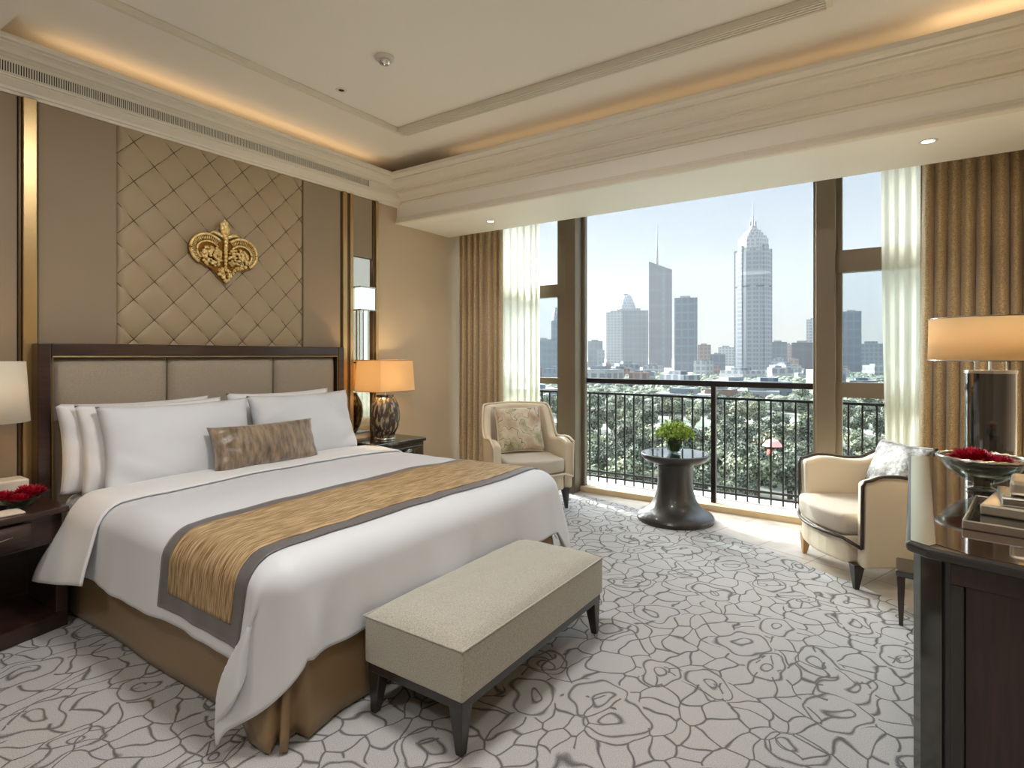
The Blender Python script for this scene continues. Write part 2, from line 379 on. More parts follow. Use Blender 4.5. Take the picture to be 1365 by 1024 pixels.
# cornice on the headboard wall: cove, grille band, ledge with lip hiding the cove light
w = XW
prof = [(w,3.045),(w+.03,3.045),(w+.036,3.062),(w+.050,3.062),(w+.058,3.076),(w+.085,3.092),(w+.108,3.106),(w+.108,3.112),(w+.124,3.112),(w+.124,3.122),
        (w+.125,3.122),(w+.125,3.195),(w+.140,3.195),(w+.140,3.206),(w+.165,3.206),(w+.18,3.212),(w+.21,3.212),(w+.225,3.226),(w+.255,3.236),(w+.27,3.236),(w+.27,3.246),(w+.30,3.246),(w+.304,3.26),(w+.30,3.278),(w+.285,3.278),(w+.285,3.255),(w,3.25)]
struct(extr_y(prof, .9, 4.25).done('trim_2', 'plaster2'))
# dense fin grille in the cornice
gr = thing('linear_air_grille', 'long white grille of fine vertical fins set in the cornice above the bed', 'grille', (w+.127,0,0))
b = MB(); b.box(0,.98,3.126,.002,3.75,3.191); b.done('grille_backing', M['dark'], gr)
b = MB()
for i in range(230): b.box(.001,.985+i*.012,3.128,.008,.9905+i*.012,3.189)
fo = b.done('fins', 'plaster2', gr)
b = MB().box(0,.97,3.189,.011,3.76,3.194).box(0,.97,3.123,.011,3.76,3.128); b.done('grille_frame', 'plaster2', gr)
# cornice above the window beam
y = 4.25
prof = [(y,2.872),(y-.034,2.872),(y-.040,2.882),(y-.036,2.896),(y-.022,2.900),(y-.022,2.912),(y-.012,2.918),(y-.016,2.93),(y-.012,2.942),(y,2.944)]
struct(extr_x(prof, XW+.005, XR).done('trim_3', 'plaster2'))
prof = [(y,3.075),(y-.018,3.075),(y-.024,3.084),(y-.020,3.094),(y-.036,3.096),(y-.05,3.108),(y-.09,3.122),(y-.112,3.142),(y-.118,3.158),(y-.138,3.158),(y-.138,3.170),(y-.158,3.172),
        (y-.165,3.184),(y-.185,3.186),(y-.225,3.194),(y-.255,3.210),(y-.265,3.224),(y-.29,3.224),(y-.29,3.236),(y-.33,3.238),(y-.352,3.25),(y-.356,3.278),(y-.34,3.278),(y-.335,3.255),(y,3.25)]
struct(extr_x(prof, XW+.001, XR).done('trim_4', 'plaster2'))
prof = [(.97,3.10+.14),(1.0,3.24),(1.0,3.275),(.985,3.275),(.985,3.255),(.97,3.25)]
# linear slot diffuser along the window side of the tray
sd = thing('slot_diffuser', 'long white three slot air diffuser along the edge of the ceiling tray', 'air diffuser', (0,ty1,CEIL))
b = MB(); b.box(tx0+.015,-.092,-.006,tx1-.012,-.084,.034).box(tx0+.015,.010,-.006,tx1-.012,.018,.004)
for k in range(3): b.box(tx0+.015,-.079+k*.024+.003,-.006,tx1-.012,-.079+k*.024+.019,.004)
b.box(tx0+.015,-.004,-.006,tx1-.012,.006,.004)
b.done('blades', 'plaster2', sd)
MB().box(tx0+.016,-.083,.004,tx1-.013,.009,.010).done('slots', 'dark', sd)
# ceiling fixtures
sd = thing('smoke_detector', 'small white round smoke detector on the ceiling', 'smoke detector', (-2.76,2.58,CEIL+.035))
MB().lathe([(0,0),(.062,0),(.062,-.014),(.052,-.022),(0,-.022)],28).done('base_ring','whiteplastic',sd,smooth=False,bev=.003)
MB().lathe([(.038,-.02),(.04,-.034),(.03,-.046),(0,-.05)],24).done('sensor_dome','chrome',sd,smooth=True)
sd = thing('recessed_sensor', 'tiny dark recessed ceiling opening with a pale rim beside the tray edge', 'ceiling sensor', (-3.36,2.72,CEIL+.035))
MB().lathe([(.02,-.002),(.024,-.007),(.036,-.006),(.04,0)],24).done('rim','plaster2',sd,smooth=True)
MB().lathe([(0,-.003),(.022,-.003)],20).done('opening','dark',sd)
for (x,y0,lab) in ((-3.47,4.70,'small lit round downlight in the window soffit, near the left drape'),(.15,4.53,'small lit round downlight in the window soffit, near the right drape')):
    d = thing('downlight', lab, 'downlight', (x,y0,SOF))
    MB().lathe([(.034,-.001),(.038,-.006),(.05,-.005),(.054,0)],28).done('bezel','whiteplastic',d,smooth=True)
    MB().lathe([(0,-.002),(.035,-.002)],24).done('lens','downlight',d)
    light('SPOT','downlight_beam',(x,y0,SOF-.02),26,(1,.86,.7),spot_size=1.9,spot_blend=1,shadow_soft_size=.03)

# ---- headboard wall dressing
z0w, z1w = 0, 3.05
def pad(y0,y1,nm,label,za=0,zb=3.044,m='wall',th=.03):
    o = MB().box(XW+.001,y0,za,XW+th,y1,zb).done(nm,m,bev=.008,bseg=3); tag(o,label,'wall panel'); return o
pad(.2,1.135,'wall_panel','smooth taupe upholstered wall panel at the far left edge behind the white lamp')
pad(1.232,1.652,'wall_panel','smooth taupe upholstered wall panel left of the quilted one',za=0)
pad(3.098,3.498,'wall_panel','smooth taupe upholstered wall panel right of the quilted one')
def vstrip(nm,y0,y1,d,m,za=0):
    b = MB(); b.box(XW+.001,y0,za,XW+d,y1,3.044); return struct(b.done(nm,m,bev=.004))
vstrip('trim_5',1.155,1.222,.055,'goldtrim'); vstrip('trim_6',1.137,1.153,.035,'trimdark'); vstrip('trim_7',1.223,1.231,.02,'trimdark')
vstrip('trim_8',3.512,3.562,.05,'goldtrim'); vstrip('trim_9',3.5,3.51,.02,'trimdark'); vstrip('trim_10',3.564,3.60,.035,'trimdark')
vstrip('trim_11',3.885,3.915,.035,'trimdark'); vstrip('trim_12',3.918,3.952,.05,'goldtrim'); vstrip('trim_13',3.954,3.972,.02,'trimdark')
vstrip('trim_14',3.60,3.64,.045,'goldtrim')
tag(MB().box(XW+.001,3.642,.75,XW+.012,3.884,2.45).done('mirror_strip','mirror'),'tall narrow mirror strip behind the ceramic lamp','mirror')
tag(MB().box(XW+.001,3.642,2.455,XW+.03,3.884,3.044).done('wall_panel','wall',bev=.008),'narrow pale panel above the mirror strip','wall panel')
# quilted panel
qy0,qy1,qz0,qz1 = 1.66,3.09,.75,3.044
def qf(u,v):
    yy = qy0+u*(qy1-qy0); zz = 1.5+v*(qz1-1.5)
    a = (yy-qy0+.03)/.26+(zz-2.02)/.27; c = (yy-qy0+.03)/.26-(zz-2.02)/.27
    p = (abs(math.sin(PI*a))*abs(math.sin(PI*c)))**.26
    e = min(1, min(u,1-u)*45)
    return (XW+.012+.024*p*e**.5, yy, zz)
q = thing('quilted_wall_panel','diamond quilted taupe satin panel on the wall above the headboard','wall panel')
MB().grid(170,190,qf).done('quilting','quilt',q,smooth=True)
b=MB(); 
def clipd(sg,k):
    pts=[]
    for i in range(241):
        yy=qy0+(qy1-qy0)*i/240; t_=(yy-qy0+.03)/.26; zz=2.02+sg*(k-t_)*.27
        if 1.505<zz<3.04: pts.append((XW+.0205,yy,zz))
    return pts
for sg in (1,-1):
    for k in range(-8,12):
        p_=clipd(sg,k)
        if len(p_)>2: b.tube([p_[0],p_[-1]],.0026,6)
M['stitch']=mat('stitch_dark_cord',(96,78,54),.7)  # dark cord laid along the seams so the quilting lines read darker
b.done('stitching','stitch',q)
MB().box(XW+.001,qy0-.004,.75,XW+.012,qy1+.004,3.044).done('panel_backing','wall',q)

# crown shaped gold ornament
orn = thing('gold_wall_ornament','ornate gilded crown shaped ornament on the quilted panel','wall ornament',(XW+.035,2.378,2.29))
def poly_yz(pts,x0,x1):
    return MB().hexa([(x0,y_,z_) for y_,z_ in pts],[(x1,y_,z_) for y_,z_ in pts])
outl = []
def lobe(c,rx,rz,a0,a1,n=16): return [(c[0]+rx*math.cos(math.radians(a0+(a1-a0)*i/n)), c[1]+rz*math.sin(math.radians(a0+(a1-a0)*i/n))) for i in range(n+1)]
outl = [(0,-.235),(.07,-.165),(.10,-.13),(.15,-.125)] + lobe((.135,.01),.135,.125,-55,115) + [(0,.10)] + lobe((-.135,.01),.135,.125,65,235) + [(-.10,-.13),(-.06,-.17)]
poly_yz(outl,0,.015).done('back_plate','golddark',orn,bev=.004)
for sgn in (-1,1):
    b = MB(); pts = lobe((.135,.01),.125,.115,-60,140,28); b.tube([(.024,sgn*p[0],p[1]) for p in pts],.011,8)
    pts = lobe((.13,.0),.085,.072,-50,150,22); b.tube([(.026,sgn*p[0],p[1]) for p in pts],.008,8)
    for i in range(26):
        a = math.radians(-55+190*i/25); c1=(.135+.115*math.cos(a),.008+.105*math.sin(a)); c0=(.132+.09*math.cos(a),.003+.078*math.sin(a))
        b.tube([(.022,sgn*c0[0],c0[1]),(.026,sgn*c1[0],c1[1])],.0045,5)
    b.done('scroll_arch','gold',orn,smooth=True)
    b = MB()
    for i in range(75):
        a = random.uniform(0,2*PI); r = math.sqrt(random.random())
        b.ball((.018+.024*(1-r*r)+random.uniform(0,.006), sgn*(.105+.082*r*math.cos(a)), -.035+.078*r*math.sin(a)), random.uniform(.008,.016),6,(1,1.2,1))
    for i in range(5):
        t0 = i*1.25; pts = [(.045,sgn*(.105+.05*math.cos(t0)+ .018*math.cos(t0+k*.5)*(1-k/14)), -.03+.045*math.sin(t0)+.018*math.sin(t0+k*.5)*(1-k/14)) for k in range(12)]
        b.tube(pts,.0045,6)
    b.done('filigree_cluster','gold',orn,smooth=True)
b = MB()
for k in range(9):
    z_ = .11-.028*k; b.ball((.03,0,z_),.022-.001*k,8,(1,.9,1.1))
b.done('centre_rib','gold',orn,smooth=True)
b = MB()
for i,(dy,dz,r) in enumerate([(0,.13,.02),(-.01,.16,.026),(.016,.165,.022),(-.022,.19,.022),(.006,.195,.028),(.024,.19,.016),(-.008,.222,.02),(.012,.226,.016),(-.028,.215,.012),(-.004,.245,.012)]):
    b.ball((.022,dy,dz),r,8,(.8,1,1.25))
for s_ in (-1,1): b.tube([(.02,s_*.01,.115),(.02,s_*.05,.14),(.02,s_*.09,.148),(.02,s_*.115,.135)],[.012,.016,.013,.004],8)
b.done('finial','gold',orn,smooth=True)
b = MB()
for i in range(44):
    t = random.random(); wv = .085*(1-t)+.008
    b.ball((.02+random.uniform(0,.012), random.uniform(-wv,wv), -.12-.105*t), random.uniform(.008,.016),6)
b.done('pendant','gold',orn,smooth=True)

# wall sconce in the mirror strip
s = thing('wall_sconce','slim chrome wall sconce with a lit square glass shade above the ceramic lamp','wall lamp',(XW+.012,3.755,0))
MB().box(.0,-.055,1.40,.012,.055,2.17).done('back_plate','chrome',s,bev=.003)
gsh=MB().box(.02,-.095,1.945,.11,.085,2.15).done('glass_shade','sconce',s,bev=.004)
for z_ in (2.15,1.932): MB().box(.012,-.105,z_,.12,.095,z_+.012).done('shade_rim','silver',gsh,bev=.002)
b = MB(); b.cyl((.05,-.06,0),.008,1.44,1.93,10).cyl((.05,.06,0),.008,1.44,1.93,10).box(.012,-.075,1.425,.075,.075,1.44); b.done('rods','chrome',s,smooth=False)
MB().cyl((.055,.012,0),.017,1.45,1.93,16).done('light_tube','sconce',s,smooth=True)

# ------------------------------------------------------------------ window wall
YG = 5.68
struct(MB().box(XW,5.62,-.02,XR,5.78,.055).done('window_sill','stone',bev=.004))
struct(MB().box(XW,5.60,3.12,XR,5.8,3.26).done('trim_15','frame'))
# posts between the three windows
struct(MB().box(-3.05,5.5,.0,-2.92,5.79,3.25).done('trim_16','frame',bev=.004))
struct(MB().box(-3.18,5.62,.0,-3.05,5.74,3.25).done('trim_17','frame',bev=.004))
struct(MB().box(-.60,5.54,.0,-.455,5.76,3.25).done('trim_18','frame',bev=.004))
def framebox(b,x0,x1,z0,z1,t=.045,y0=5.645,y1=5.715):
    b.box(x0,y0,z0,x0+t,y1,z1).box(x1-t,y0,z0,x1,y1,z1).box(x0,y0,z0,x1,y1,z0+t).box(x0,y0,z1-t,x1,y1,z1)
def window(n,x0,x1,bars,extra=None):
    o = bpy.data.objects.new('window_%d'%n,None); C.objects.link(o); struct(o)
    b = MB(); framebox(b,x0,x1,.055,3.12)
    for z_,h_ in bars: b.box(x0,5.63,z_-h_/2,x1,5.73,z_+h_/2)
    b.done('window_frame','frame',o,bev=.003)
    zs = [.1]+[z_ for z_,h_ in bars]+[3.08]
    for a,c in zip(zs,zs[1:]):
        MB().box(x0+.04,YG-.004,a,x1-.04,YG+.004,c).done('pane','glass',o)
    return o
window(1,XW,-3.18,[(2.24,.14),(1.21,.07)])
window(3,-.455,XR,[(2.31,.19),(1.205,.13)])
o = bpy.data.objects.new('window_2',None); C.objects.link(o); struct(o)
b = MB(); b.box(-2.92,5.66,.055,-2.885,5.72,3.12).box(-.635,5.66,.055,-.6,5.72,3.12).box(-2.92,5.66,3.09,-.6,5.72,3.12); b.done('window_frame','frame',o,bev=.003)
MB().box(-2.9,YG-.004,.055,-.62,YG+.004,3.1).done('pane','glass',o)
g = thing('guard_rail','thick dark brown guard rail with one centre post across the large window','railing')
MB().box(-2.885,5.71,1.195,-.62,5.77,1.25).done('rail','rail2',g,bev=.006)
MB().box(-1.535,5.715,.055,-1.49,5.765,1.195).done('post','rail2',g,bev=.004)
# balcony
struct(MB().box(-6.5,5.80,-.25,3.0,6.42,-.01).done('balcony_floor','marble'))
r = thing('balcony_railing','black iron balcony railing with thin upright bars','railing',(0,6.22,0))
MB().box(-6.4,-.018,1.035,2.9,.018,1.06).done('top_rail','railing',r)
MB().box(-6.4,-.012,.10,2.9,.012,.122).done('lower_rail','railing',r)
MB().box(-6.4,-.015,.04,2.9,.015,.062).done('bottom_rail','railing',r)
bal0 = None
i = 0; x = -5.35
while x < 2.2:
    if bal0 is None: bal0 = MB().box(-.008,-.008,-.01,.008,.008,1.04).done('baluster','railing',r); bal0.location.x = x
    else:
        c = bal0.copy(); C.objects.link(c); c.location.x = x
        c.parent = r
    x += .1125

# ------------------------------------------------------------------ curtains
def curtain(path,z0,z1,n,amp,flare=0.,seed=1,ex=1.):
    """pleated cloth hanging along a polyline path; returns MB"""
    rnd = random.Random(seed)
    segs=[]; tot=0
    for a,b_ in zip(path,path[1:]):
        l = math.hypot(b_[0]-a[0],b_[1]-a[1]); segs.append((tot,l,a,b_)); tot+=l
    ph = [rnd.uniform(-.35,.35) for _ in range(n+2)]; am = [rnd.uniform(.55,1.2) for _ in range(n+2)]
    def at(s_):
        for t0,l,a,b_ in segs:
            if s_ <= t0+l+1e-6:
                k=(s_-t0)/l; return a[0]+(b_[0]-a[0])*k, a[1]+(b_[1]-a[1])*k, (b_[0]-a[0])/l, (b_[1]-a[1])/l
        return b_[0],b_[1],(b_[0]-a[0])/l,(b_[1]-a[1])/l
    def f(u,v):
        s_ = u*tot; x_,y_,dx,dy = at(s_)
        z_ = z0+(z1-z0)*v
        k = u*n; i0 = int(k); fr=k-i0
        A = am[i0]*(1-fr)+am[min(i0+1,n)]*fr; P = ph[i0]*(1-fr)+ph[min(i0+1,n)]*fr
        low = 1-v
        A *= amp*(.75+.5*low)
        th = 2*PI*k+P*2*PI*(.4+.6*low)
        off = A*math.sin(th)+ .25*A*math.sin(2*th+1.3+2*low) + .12*amp*math.sin(3.1*k+4*low)
        sh = .3*A*math.cos(th)*ex + flare*low*low*(u-.5)*2
        return (x_+dx*sh - dy*off, y_+dy*sh + dx*off, z_)
    return MB().grid(n*14+1,14,f)
o = curtain([(-4.29,5.19),(-4.02,5.27),(-3.80,5.37)],.015,3.24,7,.035,0,3).done('drape','drape2',smooth=True,solid=.004); tag(o,'long taupe pleated drape at the left end of the window','curtain')
o = curtain([(.12,5.36),(.6,5.34),(1.11,5.30)],.015,3.24,12,.06,.02,5).done('drape','drape',smooth=True,solid=.004); tag(o,'long sparkling bronze pleated drape behind the desk lamp','curtain')
o = curtain([(-3.88,5.46),(-3.6,5.5),(-3.38,5.5)],.015,3.24,6,.025,.0,8).done('sheer_curtain','sheer',smooth=True); tag(o,'pale translucent sheer curtain beside the left drape','sheer curtain')
o = curtain([(-.13,5.48),(.0,5.48),(.16,5.46)],.015,3.24,4,.02,-.05,11).done('sheer_curtain','sheer',smooth=True); tag(o,'pale translucent sheer curtain beside the bronze drape','sheer curtain')

# ------------------------------------------------------------------ bed
BX0,BX1,BY0,BY1 = -4.2,-1.96,1.31,3.34
bed = thing('bed','king bed with dark wood framed upholstered headboard and bronze satin skirt','bed')
hb = MB(); HY0,HY1,HT = 1.195,3.435,1.575
hb.box(-4.33,HY0,0,-4.20,HY0+.065,HT).box(-4.33,HY1-.065,0,-4.20,HY1,HT).box(-4.33,HY0+.065,HT-.075,-4.20,HY1-.065,HT).box(-4.33,HY0+.065,.2,-4.27,HY1-.065,HT-.075)
hbo = hb.done('headboard','darkwood',bed,bev=.006)
MB().tube([(-4.205,HY0+.072,.3),(-4.205,HY0+.072,HT-.082),(-4.205,HY1-.072,HT-.082),(-4.205,HY1-.072,.3)],.006,8).done('bead_trim','goldtrim',hbo)
for k,(a,c) in enumerate(((HY0+.075,1.935),(1.94,2.755),(2.76,HY1-.075))):
    def f(u,v,a=a,c=c):
        e = min(u,1-u)*(c-a); g_ = min(v,1-v)*1.15
        return (-4.262+.05*(1-math.exp(-e*45))*(1-math.exp(-g_*45)), a+u*(c-a), .35+v*(HT-.09-.35))
    MB().grid(36,40,f).done('headboard_panel','linen',hbo,smooth=True)
MB().box(-4.19,BY0+.03,.08,BX1-.03,BY1-.03,.40).done('box_base','greyfab',bed)
MB().box(-4.19,BY0,.40,BX1-.01,BY1,.66).done('mattress','white',bed,bev=.06,bseg=5)
# satin skirt: path down the left side, round the foot, up the right side, pleats at the corners
def skirt_path():
    p = [(-4.17,BY0,0),(-3.9,BY0,0)]
    n=14
    for i in range(1,n): p.append((-3.9+i*(BX1-.10+3.9)/n, BY0,0))
    p += [(BX1-.11,BY0-.005,1),(BX1-.06,BY0-.012,1),(BX1-.035,BY0-.004,1),(BX1-.055,BY0+.03,.4),(BX1-.03,BY0+.035,.2),(BX1-.005,BY0+.015,1),(BX1+.006,BY0+.04,1),
          (BX1-.03,BY0+.055,.3),(BX1-.03,BY0+.07,.2),(BX1+.008,BY0+.075,1),(BX1+.008,BY0+.12,.6)]
    for i in range(1,n): p.append((BX1, BY0+.12+i*(BY1-BY0-.24)/n,0))
    p += [(BX1,BY1-.12,0),(BX1+.008,BY1-.05,1),(BX1-.01,BY1-.01,1),(BX1-.06,BY1+.005,1),(BX1-.12,BY1,0),(-4.17,BY1,0)]
    return p
SP = skirt_path(); cx_,cy_ = (-3.0,(BY0+BY1)/2)
b = MB(); rows=9; g=[]
for (x_,y_,k) in SP:
    col=[]
    for j in range(rows):
        v=j/(rows-1); low=1-v
        fx = .055*low**1.3*(.35+.65*k)
        nx = 1 if x_>BX1-.1 and BY0+.0<y_<BY1 else 0
        dx = fx*(1 if x_>BX1-.07 else 0); dy = fx*(-1 if y_<BY0+.06 else (1 if y_>BY1-.06 else 0))
        wob = .006*math.sin(x_*7+y_*5)*low
        col.append(b.bm.verts.new((x_+dx+wob,y_+dy+wob,.012+.41*v)))
    g.append(col)
for a,c in zip(g,g[1:]):
    for j in range(rows-1): b.bm.faces.new((a[j],c[j],c[j+1],a[j+1]))
b.done('bed_skirt','skirt',bed,smooth=True,solid=.006)

# ---- draped cloth over the bed: one mapping shared by duvet, fold and runner
TOP=.705; CR=.13; FX=BX1-.085; LY=BY0+.055; RY=BY1-.04   # crest lines where the cloth starts to roll over
def bend(s_):
    """arc length past the crest -> (outward, down)"""
    if s_ <= 0: return 0,0
    q_ = CR*PI/2*.94
    if s_ < q_:
        a = s_/CR; return CR*math.sin(a), CR*(1-math.cos(a))
    a = q_/CR; o_,d_ = CR*math.sin(a), CR*(1-math.cos(a)); r_ = s_-q_
    return o_+r_*.10, d_+r_*.993
def drape(x_,y_,lift=0.):
    """cloth point given by flat coordinates x (bed length) and y (bed width)"""
    a = max(0,x_-FX); left = max(0,LY-y_); right = max(0,y_-RY)
    bb = left if left>0 else right; sg = -1 if left>0 else 1
    bx = min(x_,FX); by = min(max(y_,LY),RY)
    puff = .012*MN.noise(Vector((x_*2.1,y_*2.1,3.)))+.006*MN.noise(Vector((x_*5,y_*5,1.)))
    if a<=0 and bb<=0:
        # soft fall towards the edges
        e = min(y_-LY,RY-y_,FX-x_); z_ = TOP+.022*(1-math.exp(-max(e,0)*3.5))+puff
        return Vector((x_,y_,z_+lift))
    rho = math.hypot(a,bb); phi = math.atan2(a,bb)
    rho *= 1+(.32*max(0,math.sin(2*phi))**.8-.15*max(0,math.sin(2*phi))**8 if (a>0 and bb>0) else 0)     # 0 on the side, pi/2 at the foot
    o_,d_ = bend(rho); hang = max(0,rho-.2)
    corner = math.sin(2*phi) if (a>0 and bb>0) else 0
    if a<=0 or bb<=0:
        t = x_ if a<=0 else y_
        kk = .35 if right>0 else 1.
        o_ += kk*(hang*.045*math.sin(t*6.+1)+ hang*.02*math.sin(t*15)+.002*math.sin(t*33)*min(1,hang*5))
    if a>0 and bb<=0 and y_<LY+.7:
        q2=y_-LY; o_ += hang*.06*math.sin(q2*26+hang*9)*math.exp(-q2*4.5)
    P = Vector((bx+math.sin(phi)*(o_+lift*.9), by+sg*math.cos(phi)*(o_+lift*.9), TOP-d_+lift*(1-min(1,rho/.2))+puff*(1-min(1,rho/.3))))
    if corner>0:
        k = corner*sm(.08,.6,rho)
        P.x += -.20*k*math.sin(2*phi)**1.5 if sg<0 else 0
        P.y += sg*(.085*k)
        # creases radiating from the corner
        cr = sm(.1,.5,rho)
        P.x += .012*cr*math.sin(phi*7+.6)*corner; P.y += sg*.010*cr*math.sin(phi*9)*corner
    return P
# duvet, main piece
HANG=.455
def duv(u,v):
    x_ = -3.72+u*(FX+HANG+.0+3.72); y_ = (LY-HANG)+v*(RY+HANG-LY+HANG)
    # long corner of the near side, hem rises a little along the foot
    return drape(x_,y_)
def hemfn(u,v): return duv(u,v)
o = MB().grid(150,170,hemfn).done('duvet','white2',smooth=True,solid=.016)
tag(o,'white sateen duvet draped over the bed with a long pointed corner','duvet')
# turned-back top band
def band(u,v):
    L_ = HANG+.03*(1-u); x_ = -3.80+u*.38; y_ = (LY-L_)+v*(RY-LY+2*L_)
    P = drape(x_,y_,.02+.012*math.sin(PI*min(1,u*1.02)))
    h_ = max(0,LY-y_,y_-RY)
    k = sm(.1,.5,h_)
    P.x += -.10*k*(1-u)-.02*k; P.y += (-1 if y_<2 else 1)*(.05*k+.05*k*(1-u)); P.z += -.03*k*(1-u)
    return P
o = MB().grid(26,150,band).done('turned_back_sheet','white',smooth=True,solid=.012); tag(o,'white sheet folded back in a wide band at the pillow end of the duvet','bed sheet')
# runner
rn = thing('bed_runner','gold woven bed runner with a grey satin border laid across the duvet','bed runner')
RX0,RX1,RH = -2.74,-2.07,.40
def run(inset,lift,he):
    def f(u,v):
        x_ = RX0+inset+u*(RX1-RX0-2*inset); y_ = (LY-RH+he)+v*(RY-LY+2*RH-2*he)
        p = drape(x_,y_,lift)
        return p
    return f
MB().grid(40,150,run(0,.013,0)).done('border','rungrey',rn,smooth=True,solid=.004)
MB().grid(36,150,run(.075,.0165,.075)).done('woven_centre','rungold',rn,smooth=True,solid=.003)

# ---- pillows
def pillow(nm,w_,h_,t_,m,loc,tilt,yaw,label,cat='pillow',roll=0,seed=0,group=None,parent=None,n=34,pipe=None):
    """w along local y, h along local z, thickness along x; leans back by tilt"""
    def half(sg):
        def f(u,v):
            a=2*u-1; c=2*v-1
            ea = 1-abs(a)**2.6; ec = 1-abs(c)**2.6
            th = t_/2*(max(0,ea)*max(0,ec))**.42
            yy = w_/2*a*(1-.055*(1-c*c)); zz = h_/2*c*(1-.07*(1-a*a))
            nz = MN.noise(Vector((a*1.7+seed,c*1.5,sg)))*.02*(t_/.18)
            cr = .006*math.sin((abs(a)+abs(c))*9+seed)*sm(.7,1.3,abs(a)+abs(c))*(t_/.18)
            return (sg*th+(nz+cr)*min(1,th*20), yy, zz)
        return f
    b_ = MB(); b_.grid(n,n,half(1)); b_.grid(n,n,half(-1))
    bmesh.ops.remove_doubles(b_.bm,verts=b_.bm.verts,dist=.0008)
    if pipe: 
        root = thing(nm,label,cat,loc,0); root.rotation_euler=(roll,-tilt,yaw)
        b_.done('cushion_cover',m,root,smooth=True)
        pts=[]
        for s0 in range(4):
            for k in range(16):
                q_=k/16*2-1
                a,c = ((q_,-1),(1,q_),(-q_,1),(-1,-q_))[s0]
                pts.append((0,w_/2*a*(1-.055*(1-c*c)),h_/2*c*(1-.07*(1-a*a))))
        pts.append(pts[0]); MB().tube(pts,.006,6).done('piping',pipe,root,smooth=True)
        return root
    o_ = b_.done(nm,m,smooth=True); o_.location=loc; o_.rotation_euler=(roll,-tilt,yaw)
    return tag(o_,label,cat,group)
T=math.radians
pillow('pillow',.90,.54,.17,'white',(-4.08,1.70,.945),T(8),0,'white pillow standing upright against the headboard, rearmost on the left',seed=1)
pillow('pillow',.88,.54,.17,'white',(-3.985,1.76,.94),T(12),0,'white pillow sandwiched between the two other left pillows',seed=2)
pillow('pillow',.93,.52,.20,'white2',(-3.86,1.855,.945),T(16),T(-2),'large white pillow at the front left, behind the bronze cushion',seed=3)
pillow('pillow',.90,.54,.17,'white',(-4.05,2.72,.955),T(10),0,'white pillow leaning on the headboard behind the front right pillow',seed=4)
pillow('pillow',.93,.52,.20,'white2',(-3.88,2.80,.955),T(17),T(2),'large white pillow at the front right, nearest the ceramic lamp',seed=5)
pillow('lumbar_cushion',.77,.31,.15,'lumbar',(-3.64,2.31,.885),T(20),T(-3),'oblong bronze velvet cushion resting against the white pillows','cushion',seed=6)

# ------------------------------------------------------------------ bench
bn = thing('bench','upholstered beige bench with dark tapered legs at the foot of the bed','bench',(-1.595,2.225,0))
bw,bl = .265,.60
MB().box(-bw+.01,-bl+.01,.175,bw-.01,bl-.01,.212).done('bench_frame','blackwood',bn,bev=.004)
def bt(u,v):
    a=2*u-1; c=2*v-1
    return (bw*a,bl*c,.405+.05*((1-abs(a)**4)*(1-abs(c)**6))**.6+.004*MN.noise(Vector((a*3,c*5,0))))
b=MB(); b.grid(26,50,bt)
def ring(z_,k): return [(bw*k,bl*k,z_),(-bw*k,bl*k,z_),(-bw*k,-bl*k,z_),(bw*k,-bl*k,z_)]
b.done('seat_top','bench',bn,smooth=True)
MB().box(-bw,-bl,.212,bw,bl,.408).done('seat_side','bench',bn,bev=.012,bseg=3)
MB().tube([*ring(.407,1.003),ring(.407,1.003)[0]],.0045,8).done('seat_piping','bench',bn,smooth=True)
for sx in (1,-1):
    for sy in (1,-1):
        x1,y1=sx*(bw-.012),sy*(bl-.012)
        def P_(dx,dy,z_): return (x1-sx*dx,y1-sy*dy,z_)
        b=MB()
        lo=[P_(.006,.006,0),P_(.036,.006,0),P_(.036,.036,0),P_(.006,.036,0)]
        hi=[P_(0,0,.178),P_(.065,0,.178),P_(.065,.065,.178),P_(0,.065,.178)]
        b.hexa(lo,hi); b.done('leg','blackwood',bn,bev=.003)

# ------------------------------------------------------------------ nightstands
ns = thing('nightstand','dark walnut nightstand with a bow front drawer and open shelf','nightstand',(-4.30,.66,0))
W2=.565
def bow(d0,d1,n=14,wy=W2,inset=0):   # plan outline: flat back, bowed front towards +x
    pts=[(0,-wy+inset),( d0-inset,-wy+inset)]
    for i in range(1,n): 
        t=i/n; pts.append((d0-inset+(d1-d0)*math.sin(PI*t), -wy+inset+2*(wy-inset)*t))
    pts+=[(d0-inset,wy-inset),(0,wy-inset)]; return pts
MB().prism(bow(.49,.58),.635,.668).done('table_top','darkwood',ns,bev=.008)
MB().prism(bow(.46,.55,inset=.02),.47,.635).done('apron','darkwood',ns,bev=.003)
def dfr(u,v):
    t=.14+.72*u; return (.466-.02+(.09)*math.sin(PI*t)+.032, -.545+1.09*t, .49+.13*v)
ndr=MB().grid(30,3,dfr).done('drawer','darkwood',ns,smooth=True,solid=.02)
MB().prism(bow(.47,.56,inset=.0),0,.085).done('plinth','darkwood',ns,bev=.006)
for sy in (-1,1): MB().box(.0,sy*W2-.0 if sy<0 else W2-.055,.085,.47,-W2+.055 if sy<0 else W2,.47).done('side_post','darkwood',ns,bev=.004)
MB().box(0,-W2+.055,.085,.02,W2-.055,.47).done('back_panel','darkwood',ns)
b=MB()
for k in range(7):
    a=k*.12-.36; b.tube([(.565,-.12+.02*k,.555),(.572,.0+.02*k,.562+.02*math.sin(a*3)),(.57,.24,.568)],[.003,.004,.0015],6)
b.tube([(.57,-.1,.55),(.575,.08,.535),(.572,.2,.555),(.565,.3,.572)],.003,6)
b.done('drawer_handle','silver',ndr,smooth=True)
